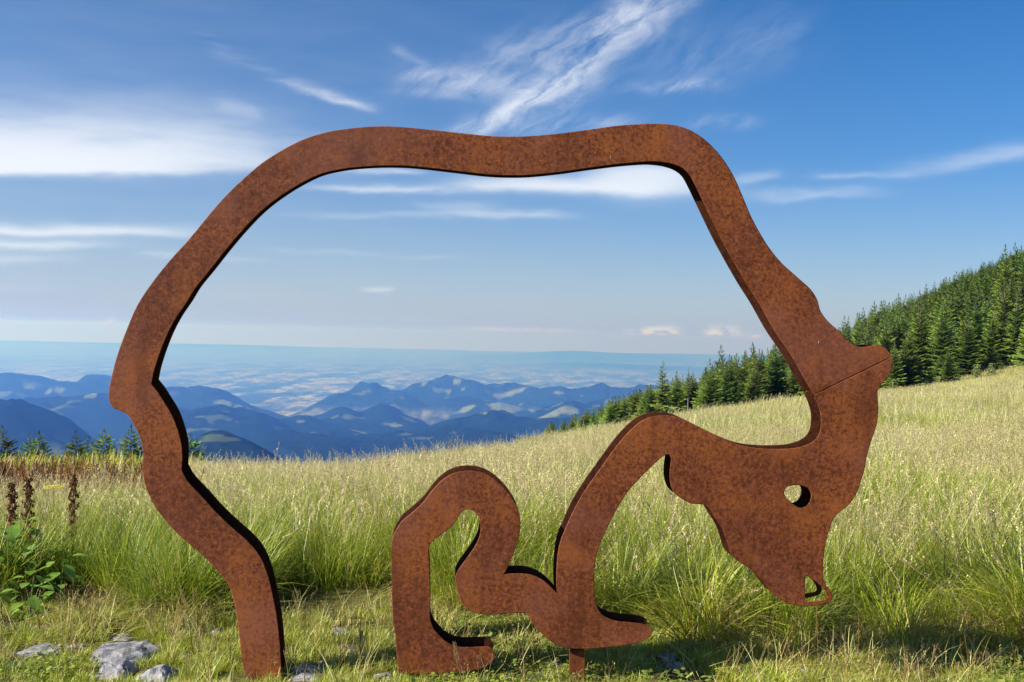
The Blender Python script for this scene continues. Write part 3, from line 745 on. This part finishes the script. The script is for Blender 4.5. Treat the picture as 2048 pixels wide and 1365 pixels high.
def heads(n, rad, H, hl_, hw, cols, seed=0, bits=12, sw=.0022, lean=22):
    """thin stalks that carry an airy seed head"""
    r_ = np.random.RandomState(seed); V = []; Fc = []; C = []
    for i in range(n):
        a = r_.rand() * 6.283; rd = rad * math.sqrt(r_.rand()); bx, by = rd * math.cos(a), rd * math.sin(a)
        h = H[0] + (H[1] - H[0]) * r_.rand(); le = math.radians(lean) * r_.rand(); az = r_.rand() * 6.283
        pt = lambda t: np.array([bx + math.sin(le) * h * t * t * math.cos(az), by + math.sin(le) * h * t * t * math.sin(az), h * t * (1 - .12 * le * t)])
        c = np.array(cols[r_.randint(len(cols))]) * (.8 + .4 * r_.rand()); ta = r_.rand() * 3.14; wx, wy = math.cos(ta) * sw / 2, math.sin(ta) * sw / 2
        b0 = len(V)
        for t in (0, .5, 1):
            q = pt(t); V += [(q[0] - wx, q[1] - wy, q[2]), (q[0] + wx, q[1] + wy, q[2])]; C += [c * .85] * 2
        Fc += [(b0, b0 + 1, b0 + 3, b0 + 2), (b0 + 2, b0 + 3, b0 + 5, b0 + 4)]
        for j in range(bits):
            t = 1 - hl_ * (j / bits) / h; q = pt(t); f = .35 + .65 * math.sin(3.14 * (j + .6) / bits)
            a2 = r_.rand() * 6.283; o = hw * f * (.4 + .8 * r_.rand()); e = np.array([math.cos(a2) * o, math.sin(a2) * o, o * (.2 + 1.2 * r_.rand())])
            s_ = hw * .22; b0 = len(V)
            V += [tuple(q), tuple(q + e * .6 + np.array([s_ * math.sin(a2), -s_ * math.cos(a2), 0])), tuple(q + e), tuple(q + e * .6 - np.array([s_ * math.sin(a2), -s_ * math.cos(a2), -s_ * .4]))]
            Fc.append((b0, b0 + 1, b0 + 2, b0 + 3)); C += [c * (.85 + .3 * r_.rand())] * 4
    return np.array(V), np.array(Fc), np.array(C)
def clump(name, parts, mat=M_GRASS):
    V = []; Fc = []; C = []; o = 0
    for (v, f, c) in parts:
        V.append(v); Fc.append(f + o); C.append(c); o += len(v)
    return obj(name, np.concatenate(V), np.concatenate(Fc), mat, cols=np.concatenate(C), lnk=False)
GRN, YGR, LIM, STR, PAL, BRN = (.135, .235, .014), (.29, .36, .022), (.44, .49, .048), (.58, .49, .16), (.68, .64, .28), (.28, .17, .06)
PINK = [(.66, .56, .28), (.70, .63, .30), (.60, .46, .28), (.68, .64, .28)]
TUS = [clump('tussock_kind', [blades(230, .15, (.22, .66), .0048, (0, 42), (45, 150), [(GRN, 1.5), (YGR, 3.5), (LIM, 5), (STR, 1.4)], 6, s), heads(3, .2, (.45, .7), .14, .02, PINK, s + 3, 12, .0022, 30),
                              blades(90, .17, (.2, .45), .004, (25, 70), (80, 160), [(STR, 2), (BRN, 1.2), (PAL, 1)], 5, s + 50)]) for s in (1, 2, 3, 4, 5)]
TUSG = [clump('tussock_green_kind', [blades(200, .13, (.22, .58), .0052, (0, 30), (25, 105), [(GRN, 3), (YGR, 3), (LIM, 3), (STR, .4)], 5, s), blades(30, .14, (.2, .4), .004, (25, 60), (80, 140), [(STR, 2), (BRN, 1)], 4, s + 9)]) for s in (21, 22)]
MEA = [clump('meadow_kind', [blades(180, .28, (.2, .58), .0034, (0, 25), (35, 130), [(GRN, .8), (YGR, 2.5), (LIM, 3.5), (STR, 2), (PAL, 2)], 4, s), heads(15, .26, (.38, .70), .15, .016, PINK, s + 5, 14, .002, 48)]) for s in (31, 32, 33)]
MEAG = [clump('meadow_green_kind', [blades(120, .26, (.25, .58), .005, (0, 25), (35, 130), [(GRN, 1.5), (YGR, 3), (LIM, 3), (STR, .8)], 4, s), heads(5, .26, (.42, .66), .14, .016, PINK, s + 5)]) for s in (41, 42)]
FARM = [clump('far_meadow_kind', [blades(170, .55, (.22, .58), .0075, (0, 45), (40, 135), [(GRN, .6), (YGR, 2), (LIM, 3.4), (STR, 1.6), (PAL, 3)], 3, s), heads(16, .55, (.38, .66), .16, .022, PINK, s + 5, 8, .004, 48)]) for s in (51, 52, 53)]
FARG = [clump('far_green_kind', [blades(150, .55, (.25, .55), .009, (0, 45), (40, 135), [(GRN, 1), (YGR, 3), (LIM, 3), (STR, .8)], 3, s), heads(6, .55, (.40, .62), .15, .024, PINK, s + 5, 7, .005)]) for s in (55, 56)]
VFAR = [clump('distant_meadow_kind', [blades(130, 1.2, (.25, .6), .022, (0, 45), (40, 135), [(YGR, 1.6), (LIM, 3), (STR, 1.6), (PAL, 3)], 2, s), heads(16, 1.2, (.42, .65), .2, .042, PINK, s + 5, 6, .010)]) for s in (61, 62)]
LAWN = [clump('turf_kind', [blades(46, .075, (.025, .085), .0042, (0, 40), (20, 100), [(GRN, 1), (YGR, 2), (LIM, 9), (PAL, .6)], 3, s)]) for s in (71, 72, 73)]
LAWN += [clump('turf_dry_kind', [blades(40, .075, (.03, .10), .0035, (10, 50), (40, 110), [(YGR, 2), (LIM, 2), (STR, 3), (PAL, 1.4)], 3, 75)])]
def clover(s):
    r_ = np.random.RandomState(s); V = []; Fc = []; C = []
    for i in range(26):
        a = r_.rand() * 6.28; d = .09 * math.sqrt(r_.rand()); x, y, z = d * math.cos(a), d * math.sin(a), .015 + .045 * r_.rand(); sz = .005 + .007 * r_.rand()
        b0 = len(V); ta, ti = r_.rand() * 6.28, (r_.rand() - .5) * 1.0
        ring = [(math.cos(k * 1.0472 + ta) * sz, math.sin(k * 1.0472 + ta) * sz * .75) for k in range(6)]
        V += [(x + p, y + q, z + q * ti + p * ti * .6) for p, q in ring]; Fc += [(b0, b0 + 1, b0 + 2, b0 + 3), (b0, b0 + 3, b0 + 4, b0 + 5)]
        c = np.array([(.15, .23, .03), (.23, .30, .045), (.32, .36, .07)][r_.randint(3)]); C += [c] * 6
    return np.array(V), np.array(Fc), np.array(C)
CLOV = [clump('herb_kind', [clover(s)], M_LEAF) for s in (81, 82)]
DRYS = [clump('dry_stalk_kind', [heads(3, .05, (.10, .24), .05, .010, [STR, BRN, (.34, .24, .13)], s, 9, .0026, 30), blades(3, .05, (.12, .25), .003, (0, 30), (20, 90), [(STR, 1), (PAL, 1)], 4, s)], M_DRY) for s in (91, 92, 93)]

def edge_y(x):  # where the mown strip ends and the tall grass begins
    return np.interp(x, [-3.2, -1.6, -.9, 0, .6, 1.3, 2.2, 3.2], [5.75, 5.72, 5.85, 5.95, 5.75, 5.45, 5.42, 5.55]) + (fbm(x * 2.2 + 5, x * 0 + 2, 2) - .5) * .5
def pts_area(n, y0, y1, hw):   # random points over a trapezoid that opens with the view
    y = np.sqrt(y0 ** 2 + (y1 ** 2 - y0 ** 2) * rng.rand(n)); x = (rng.rand(n) * 2 - 1) * y * hw
    return x, y
ROCKS = [  # px, py (centre at its foot), width px, height px, depth m, label
    (58, 1316, 112, 26, .16, 'long flat grey stone at the far left of the mown strip'),
    (238, 1322, 150, 44, .26, 'large pale grey stone slab rising left of the hind leg'),
    (212, 1362, 95, 44, .18, 'angular whitish stone at the bottom edge below the large slab'),
    (306, 1364, 112, 46, .18, 'rounded beige grey stone between the large slab and the hind leg'),
    (430, 1270, 26, 24, .07, 'small upright grey stone left of the hind leg foot'),
    (677, 1271, 50, 24, .10, 'lone rounded grey stone in the turf between hind leg and foreleg'),
    (604, 1364, 96, 30, .16, 'white rounded stone touching the foot of the hind leg'),
    (700, 1306, 64, 14, .10, 'flat brownish stone half sunk in the turf before the foreleg'),
    (765, 1362, 66, 22, .10, 'dark broken stone left of the foreleg heel'),
    (575, 1304, 40, 10, .07, 'thin pale stone flush with the turf right of the hind leg'),
    (1105, 1334, 62, 18, .10, 'dark grey stone left of the support post'),
    (1062, 1364, 60, 14, .08, 'low grey stone at the bottom edge left of the support post'),
    (1340, 1322, 56, 20, .09, 'whitish ragged stone lying right of the raised foot'),
    (1356, 1342, 40, 24, .08, 'small pinkish white stone just in front of the ragged one'),
    (1432, 1292, 48, 20, .12, 'brown clod of bare earth below the muzzle'),
    (235, 1284, 66, 12, .10, 'small flat stone behind the large pale slab'),
    (1870, 1364, 60, 8, .06, 'tiny grey stone at the bottom edge on the right'),
    (20, 1338, 60, 20, .08, 'broken grey stone below the long flat stone at the far left'),
    (150, 1300, 44, 16, .07, 'small pale stone between the flat stone and the large slab'),
    (366, 1318, 40, 16, .06, 'small whitish stone just left of the hind leg'),
    (642, 1330, 34, 13, .05, 'little grey stone in the turf right of the white rounded stone'),
    (1480, 1346, 40, 12, .06, 'small flat pale stone in the sunny turf below the muzzle'),
]
def hit_ground(px, py):
    d = pix_ray(px, py); t = np.linspace(2, 40, 4000); z = EYE + d.z * t
    i = np.nonzero(z < near_z(d.x * t, d.y * t))[0][0]
    return d.x * t[i], d.y * t[i]
rock_xy = []
def rock(i, px, py, w, h, dep, label):
    import bmesh
    x, y = hit_ground(px, py); sc_ = y / F; W2, H2 = w * sc_ / 2 * .96, h * sc_ * .58; dep *= .8
    bm = bmesh.new(); bmesh.ops.create_icosphere(bm, subdivisions=4, radius=1)
    co = np.array([v.co for v in bm.verts]); r_ = np.random.RandomState(100 + i)
    for _ in range(16):  # chop facets
        nrm = r_.normal(size=3); nrm /= np.linalg.norm(nrm); dd = .50 + .32 * r_.rand(); ov = np.maximum(co @ nrm - dd, 0); co = co - ov[:, None] * nrm * .97
    o3 = r_.rand(3) * 50
    nn = fbm(co[:, 0] * 2 + o3[0] + co[:, 2] * 1.3, co[:, 1] * 2 + o3[1] - co[:, 2] * 1.1, 4) - .5
    co = co * (1 + .45 * nn)[:, None]; rg_ = 1 - np.abs(2 * fbm(co[:, 0] * 3.1 + o3[2] - co[:, 2] * 2, co[:, 1] * 3.1 + o3[0] + co[:, 2] * 2.3, 3) - 1); co = co * (1 + .22 * (rg_ - .7))[:, None]
    n3 = fbm(co[:, 0] * 7 + o3[2] + co[:, 2] * 5, co[:, 1] * 7 - co[:, 2] * 4, 3) - .5; co = co * (1 + .20 * n3)[:, None]
    co = co * np.array([W2 * 1.12, dep, H2 * .95]); fc = [[v.index for v in f.verts] for f in bm.faces]; bm.free()
    o = obj('stone' if i != 14 else 'earth_clod', co, fc, M_ROCK if i not in (7, 14) else M_CLOD)
    o.location = (x, y + dep * .6, nz(x, y) - H2 * .05); o.rotation_euler = (0, 0, (r_.rand() - .5) * .5)
    tag(o, label, 'stone' if i != 14 else 'clod'); rock_xy.append((x, y + dep * .6, W2 * .95, dep * .95))
M_CLOD = mat_simple('brown_earth', (.10, .065, .035), (.24, .18, .12), 14, .95, .8, 40)
for i, a in enumerate(ROCKS): rock(i, *a)
def off_rocks(x, y):
    k = np.ones(len(x), bool)
    for (rx, ry, a, b_) in rock_xy: k &= ((x - rx) / a) ** 2 + ((y - ry + .03) / (b_ + .03)) ** 2 > 1.25
    return k
def lay(name, protos, x, y, s0, s1, label, cat, tilt=.5, sink=0.0):
    P = np.stack([x, y, near_z(x, y) - sink], 1); n = len(x); pn = fbm(x * .55 + 60, y * .55 + 12, 3)
    sz = (s0 + (s1 - s0) * rng.rand(n)) * (np.clip(.62 + .76 * pn, .6, 1.3) if s1 > 1.05 and s1 < 1.2 else 1.0)
    return scatter(name, protos, P, sz, rng.rand(n) * 6.28, tilt * np.clip(2.2 * fbm(x * .8 + 3, y * .8 + 31, 2) - .1, .25, 1.9), label, cat)

# mown strip
x = (rng.rand(16000) * 2 - 1) * 4.6; y = 4.0 + 2.2 * rng.rand(16000)
bare = fbm(x * 2.4 + 3, y * 2.4 + 8, 3)
k = (y < edge_y(x) + .15) & off_rocks(x, y) & (bare > .36)
lay('turf', LAWN, x[k], y[k], .42, 1.0, 'short bright yellow green turf of the mown strip at the bottom', 'grass')
x = (rng.rand(2600) * 2 - 1) * 4.2; y = 4.1 + 1.7 * rng.rand(2600)
k = off_rocks(x, y) & (fbm(x * 1.7, y * 1.7, 2) > .60) & (y < edge_y(x)); lay('low_herbs', CLOV, x[k], y[k], .7, 1.4, 'small round leaved herbs growing through the turf', 'herbs')
x = (rng.rand(2000) * 2 - 1) * 4.2; y = 4.15 + 1.8 * rng.rand(2000)
k = off_rocks(x, y) & (fbm(x * 1.1 + 8, y * 1.1, 2) > .45) & (y < edge_y(x) + .1) & ((y > 4.75) | (rng.rand(2000) < .25)); lay('dry_stalks', DRYS, x[k], y[k], .6, 1.2, 'thin dry straw coloured stalks scattered over the turf', 'dry grass')
STRAW = [clump('thatch_kind', [blades(26, .16, (.10, .30), .003, (60, 88), (80, 100), [(STR, 3), (PAL, 2), (BRN, 1.5)], 3, s, .02)], M_DRY) for s in (95, 96)]
x = (rng.rand(800) * 2 - 1) * 4.4; y = 4.1 + 2.2 * rng.rand(800); k = off_rocks(x, y) & (fbm(x * 1.4 + 2, y * 1.4 + 9, 2) > .5) & (y < edge_y(x) + .35)
lay('fallen_straw', STRAW, x[k], y[k], .6, 1.2, 'tangled dead straw lying between turf and tall grass', 'dry grass', .3)
# tussocks of the front edge
x, y = pts_area(2300, 5.3, 9.6, .72); e = edge_y(x)
den = fbm(x * 1.6 + 2, y * 1.6 + 7, 2)
k = (y > e) & (den > .49) & ((y < 8.2) | (den > .55))
gr = fbm(x * .6 + 20, y * .6, 2)
kk = k & (gr < .55); lay('tussock_grass', TUS, x[kk], y[kk], .55, 1.32, 'arching yellow green grass tussocks along the front of the meadow', 'grass', .9)
kk = k & (gr >= .55); lay('green_tussock_grass', TUSG, x[kk], y[kk], .5, 1.2, 'fresh green upright grass tussocks along the front of the meadow', 'grass')
# meadow
x, y = pts_area(9000, 6.2, 19, .72)
gr = .5 + 2.3 * (fbm(x * .35 + 3, y * .35 + 30, 3) - .5) + np.clip((8.5 - y) * .09, -.05, .22) + np.clip(x / y, 0, .6) * .10
k = (y > edge_y(x) + .9) & ~((1024 + F * x / y < 290 + 40 * rng.rand(len(x))) & (y > 11.2))
kk = k & (gr < .56); lay('meadow_grass', MEA, x[kk], y[kk], .75, 1.1, 'pale straw coloured seeding grass of the mountain meadow', 'grass')
kk = k & (gr >= .56); lay('green_meadow_grass', MEAG, x[kk], y[kk], .75, 1.1, 'yellow green leafy patches in the mountain meadow', 'grass')
x, y = pts_area(9000, 17, 48, .74); a = np.degrees(np.arctan2(x, y)); gr = .5 + 2.2 * (fbm(x * .16 + 3, y * .16 + 30, 3) - .5)
k = ~((1024 + F * x / y < 290) & (y > 12) & (y < 30))
k &= np.hypot(x, y) < np.interp(a, [-40, -8, 3, 40], [38, 38, 60, 60])
kk = k & (gr < .56); lay('upper_meadow_grass', FARM, x[kk], y[kk], .8, 1.15, 'pinkish beige seeding grass near the crest of the meadow', 'grass')
kk = k & (gr >= .56); lay('upper_green_grass', FARG, x[kk], y[kk], .8, 1.1, 'yellow green patches near the crest of the meadow', 'grass')
n = 15000; a = 1 + 36 * rng.rand(n); r = np.sqrt(44 ** 2 + (146 ** 2 - 44 ** 2) * rng.rand(n)); k = r < redge(a) + 6
x, y = r[k] * np.sin(np.radians(a[k])), r[k] * np.cos(np.radians(a[k])); lay('distant_meadow_grass', VFAR, x, y, .75, 1.1, 'pale meadow grass rising to the forest edge on the right', 'grass')

# ------------------------------------------------------------------ brown dock and fern band on the left crest
BAND = [clump('dock_band_kind', [heads(3, .35, (.35, .62), .28, .030, [(.22, .10, .04), (.30, .16, .05), (.16, .07, .03)], s, 12, .008, 14),
                                 blades(70, .4, (.25, .6), .030, (5, 35), (30, 90), [((.30, .36, .03), 5), ((.50, .45, .05), 3), ((.36, .18, .04), 1.2)], 3, s)]) for s in (101, 102)]
n = 1200; px = rng.rand(n) * 420 - 60; r = 11.5 + 14 * rng.rand(n); a = np.arctan((px - 1024) / F); x, y = r * np.sin(a), r * np.cos(a)
k = (rng.rand(n) < np.interp(px, [-60, 250, 300, 360], [1, 1, .5, .15])) & (r < 16)
BROWN = [clump('brown_band_kind', [heads(7, .4, (.30, .52), .26, .030, [(.26, .11, .04), (.34, .17, .05), (.18, .075, .03)], s, 12, .008, 20),
                                   blades(46, .4, (.18, .42), .026, (10, 45), (40, 110), [((.36, .19, .05), 3), ((.42, .30, .06), 2), ((.30, .33, .04), 1.6)], 3, s)]) for s in (105, 106)]
lay('brown_fern_band', BROWN, x[k], y[k], .85, 1.3, 'rust brown strip of withered dock and fern in front of the yellow green band on the left', 'ground plants')
k = (rng.rand(n) < np.interp(px, [-60, 250, 300, 360], [1, 1, .5, .15])) & (r >= 15.5)
lay('dock_and_fern_band', BAND, x[k], y[k], .85, 1.26, 'band of rust brown dock stalks and yellowing leaves on the left crest', 'ground plants')
n = 160; px = 360 + rng.rand(n) * 420; r = 27 + 5 * rng.rand(n); a = np.arctan((px - 1024) / F); x, y = r * np.sin(a), r * np.cos(a)
lay('sparse_dock', BAND[:1] and [clump('sparse_dock_kind', [heads(4, .5, (.5, .85), .3, .045, [(.28, .11, .05), (.34, .17, .08)], 111, 12, .010, 14)])], x, y, .6, 1.0, 'scattered rust brown seed stalks along the crest left of centre', 'ground plants')

# ------------------------------------------------------------------ single plants
def tube(pts_, rad, n=6):
    V = []; Fc = []
    for (p, r_) in zip(pts_, rad):
        for k in range(n): V.append((p[0] + r_ * math.cos(k * 6.283 / n), p[1] + r_ * math.sin(k * 6.283 / n), p[2]))
    for l in range(len(pts_) - 1):
        for k in range(n): Fc.append((l * n + k, l * n + (k + 1) % n, (l + 1) * n + (k + 1) % n, (l + 1) * n + k))
    return V, Fc
def dock(px, ytop, dist, hs, label, seed):
    a = math.atan((px - 1024) / F); x, y = dist * math.sin(a), dist * math.cos(a); z = nz(x, y)
    H = EYE - (ytop - HOR(px)) / F * y - z; r_ = np.random.RandomState(seed)
    root = empty('dock_plant', (x, y, z)); tag(root, label, 'plant', 'brown dock plants standing in the meadow on the left')
    lx, ly = (r_.rand() - .5) * .08, (r_.rand() - .5) * .08
    v, f = tube([(0, 0, -.05), (lx * .4, ly * .4, H * .5), (lx, ly, H * .97)], [.008, .006, .003]); obj('stem', v, f, M_STEM, root, True)
    V = []; Fc = []
    nb = 1000
    for i in range(nb):
        t = i / nb; zz = H * (1 - hs * t); rr_ = .026 * (.25 + .75 * math.sin(3.14 * min(1, t * .86 + .1))) * (.55 + .75 * (math.sin(t * 40 + seed) > -.35)) * (.4 + .9 * r_.rand())
        an = r_.rand() * 6.28; cx, cy = lx * zz / H + rr_ * math.cos(an), ly * zz / H + rr_ * math.sin(an); s_ = .0065 + .005 * r_.rand(); b0 = len(V)
        d3 = r_.normal(size=(3, 3)); d3 /= np.linalg.norm(d3, axis=1)[:, None]
        V += [(cx + q[0] * s_, cy + q[1] * s_, zz + q[2] * s_) for q in d3] + [(cx, cy, zz + s_ * 1.2)]
        Fc += [(b0, b0 + 1, b0 + 2), (b0, b0 + 1, b0 + 3), (b0 + 1, b0 + 2, b0 + 3)]
    obj('seed_head', V, Fc, M_DOCK, root)
    return root
dock(30, 968, 7.4, .75, 'leftmost of the three tall brown dock stalks, short and thin', 1)
dock(69, 956, 7.2, .8, 'middle and longest of the three tall brown dock stalks', 2)
dock(150, 951, 7.6, .75, 'rightmost and thickest of the three tall brown dock stalks', 3)
dock(4, 925, 13.0, .55, 'farther brown dock stalk cut by the left edge of the photo', 4)

def leafy(name, px, py, dist, n, size, H, col, label, cat='plant', spread=.3, group=None):
    a = math.atan((px - 1024) / F); x, y = dist * math.sin(a), dist * math.cos(a); z = nz(x, y); r_ = np.random.RandomState(int(px) + n)
    root = empty(name, (x, y, z)); tag(root, label, cat, group)
    v, f = tube([(0, 0, -.03), (.01, 0, H * .5), (.015, .01, H * .9)], [.006, .005, .003]); obj('stem', v, f, M_LEAFSTEM, root, True)
    for i in range(n):
        an = i * 2.4 + r_.rand() * .5; t = (i + .7) / n; rr_ = spread * (.35 + .65 * r_.rand()); zz = H * t
        L = size * (.7 + .5 * r_.rand()); w = L * .36; V = []; up_ = .5 - .9 * r_.rand()
        cx, cy = math.cos(an), math.sin(an)
        for (s, ww) in ((0, .15), (.25, .8), (.5, 1), (.75, .72), (1, .04)):
            q = rr_ * .25 + L * s; hz_ = zz + L * (up_ * s - .55 * s * s)
            for sg in (-1, 0, 1): V.append((cx * q - cy * w * ww * sg, cy * q + cx * w * ww * sg, hz_ + (.12 * w * abs(sg))))
        Fc = []
        for l in range(4):
            for c_ in (0, 1): Fc.append((l * 3 + c_, l * 3 + c_ + 1, l * 3 + c_ + 4, l * 3 + c_ + 3))
        obj('leaf', V, Fc, M_LEAF, root, True, cols=np.tile(np.array(col) * (.8 + .4 * r_.rand()), (15, 1)))
    return root
M_LEAFSTEM = mat_simple('green_stem', (.10, .14, .04), (.16, .18, .06), 20)
leafy('broad_leaved_plant', 30, 1110, 6.9, 26, .12, .46, (.19, .32, .045), 'large broad leaved green plant at the left edge below the dock stalks')
leafy('broad_leaved_plant', 92, 1120, 6.7, 22, .10, .36, (.21, .34, .05), 'smaller broad leaved plant right of the large one under the longest dock stalk')
leafy('broad_leaved_plant', 10, 1215, 6.2, 14, .07, .22, (.15, .21, .03), 'low yellow green leafy plant at the left edge in the dark grass')
leafy('broad_leaved_plant', 52, 1090, 7.0, 30, 0.11, 0.44, (.20, .34, .045), 'leafy green plant between the left and middle dock stalks')
leafy('broad_leaved_plant', -10, 1130, 6.6, 28, 0.12, 0.42, (.20, .34, .045), 'bright green leafy plant cut by the left edge of the photo')
leafy('broad_leaved_plant', 130, 1150, 6.4, 22, 0.085, 0.3, (.20, .34, .045), 'low leafy plant below the rightmost dock stalk')
leafy('broad_leaved_plant', 70, 1180, 6.15, 20, 0.075, 0.26, (.20, .34, .045), 'small leafy plant in the front row at the far left')
leafy('sapling', 1690, 655 + 40, 60, 40, .26, 1.3, (.15, .22, .03), 'lone small leafy sapling in the pale meadow right of the head', 'plant', .6)
for (px, d_, H, lab) in ((1955, 128, 2.2, 'pale leafy shrub at the forest edge near the right border'), (1985, 131, 1.8, 'dark leafy shrub right of the pale one at the forest edge'), (1880, 124, 1.6, 'yellowish shrub at the forest edge behind the ear tip'), (1790, 118, 1.7, 'low shrub at the forest edge just right of the head')):
    leafy('shrub', px, 0, d_, 110, .38, H, (.17, .21, .06), lab, 'shrub', 1.0, 'leafy shrubs along the forest edge')

def umbel(px, ytop, dist, label, colr, n=46, rad=.05, name='flower', cat='flower'):
    a = math.atan((px - 1024) / F); x, y = dist * math.sin(a), dist * math.cos(a); z = nz(x, y); H = EYE - (ytop - HOR(px)) / F * y - z
    r_ = np.random.RandomState(int(px)); root = empty(name, (x, y, z)); tag(root, label, cat)
    v, f = tube([(0, 0, -.03), (.01, 0, H * .6), (0, .01, H)], [.003, .0025, .002]); obj('stem', v, f, M_LEAFSTEM, root, True)
    V = []; Fc = []
    for i in range(n):
        an = r_.rand() * 6.28; d_ = rad * math.sqrt(r_.rand()); s_ = rad * .16; b0 = len(V); cx, cy, zz = d_ * math.cos(an), d_ * math.sin(an), H + rad * .25 * (1 - (d_ / rad) ** 2) + r_.rand() * .006
        V += [(cx - s_, cy, zz), (cx, cy - s_, zz + s_ * .4), (cx + s_, cy, zz), (cx, cy + s_, zz + s_ * .7)]; Fc.append((b0, b0 + 1, b0 + 2, b0 + 3))
    obj('blossom', V, Fc, M_LEAF, root, cols=np.tile(np.array(colr), (len(V), 1)))
umbel(112, 978, 8.4, 'yellow flat topped flower head between the dock stalks', (.62, .55, .05), 60, .07)
umbel(1030, 1357, 4.66, 'tiny pink flower in the turf left of the support post', (.55, .12, .42), 26, .014)
umbel(20, 1306, 5.0, 'tiny red pink flower on the flat stone at the far left', (.60, .12, .16), 20, .012)
umbel(1352, 1290, 5.15, 'small white flower in the turf right of the raised foot', (.75, .75, .72), 18, .010)
umbel(1622, 1345, 4.8, 'small white flower in the turf near the bottom below the muzzle', (.75, .77, .74), 18, .012)

def seed_stalk(px0, py0, px1, py1, Y, label, hl_=.09, hw=.012, bend=.02):
    """one dry grass stalk that leans between two photo points at distance Y"""
    a, c = on_plane(px0, py0, Y), on_plane(px1, py1, Y); x, y = a.x, a.y; z = nz(x, y)
    root = empty('dry_grass_stalk', (x, y, z)); tag(root, label, 'grass stalk')
    top = Vector((c.x - x, 0, c.z - z)); pts_ = [(0, 0, -.02), (top.x * .4 + bend, 0, top.z * .45), (top.x * .85 + bend * .5, 0, top.z * .85), tuple(top)]
    v, f = tube(pts_, [.0022, .0018, .0014, .001], 5); obj('stem', v, f, M_STEM, root, True)
    r_ = np.random.RandomState(int(px0)); V = []; Fc = []
    ax = Vector((top.x, 0, top.z)).normalized()
    for i in range(70):
        t = i / 70; p = top - ax * (hl_ * t); w = hw * (.3 + .8 * math.sin(3.14 * (t * .8 + .12))); an = r_.rand() * 6.28; o = Vector((math.cos(an) * w, math.sin(an) * w, .008)); s_ = .003; b0 = len(V)
        V += [tuple(p), tuple(p + o * .6 + Vector((s_, 0, 0))), tuple(p + o + ax * .006), tuple(p + o * .6 - Vector((0, s_, 0)))]; Fc.append((b0, b0 + 1, b0 + 2, b0 + 3))
    obj('seed_head', V, Fc, M_DRY, root, cols=np.tile(np.array((.50, .34, .17)), (len(V), 1)))
seed_stalk(927, 1374, 908, 1287, 4.45, 'dry seed stalk standing right in front of the foreleg foot', .10, .013)
seed_stalk(395, 1330, 358, 1175, 5.2, 'tall dry reddish stalk left of the hind leg', .14, .012)
seed_stalk(82, 1320, 76, 1240, 5.1, 'bleached bare stalk above the flat stone at the far left', .05, .006)
seed_stalk(372, 1372, 366, 1240, 4.6, 'thin straw stalk in front of the beige grey stone', .05, .005)
seed_stalk(712, 1310, 724, 1265, 5.0, 'curled pale grass stalk beside the flat brownish stone', .05, .008)
seed_stalk(1215, 1260, 1260, 1130, 5.9, 'long pale stalk crossing the tussock right of the foreleg', .05, .006)

print('TRIS', sum(len(o.data.polygons) for o in S.objects if o.type == 'MESH'), 'TREES', len(big), len(rest))
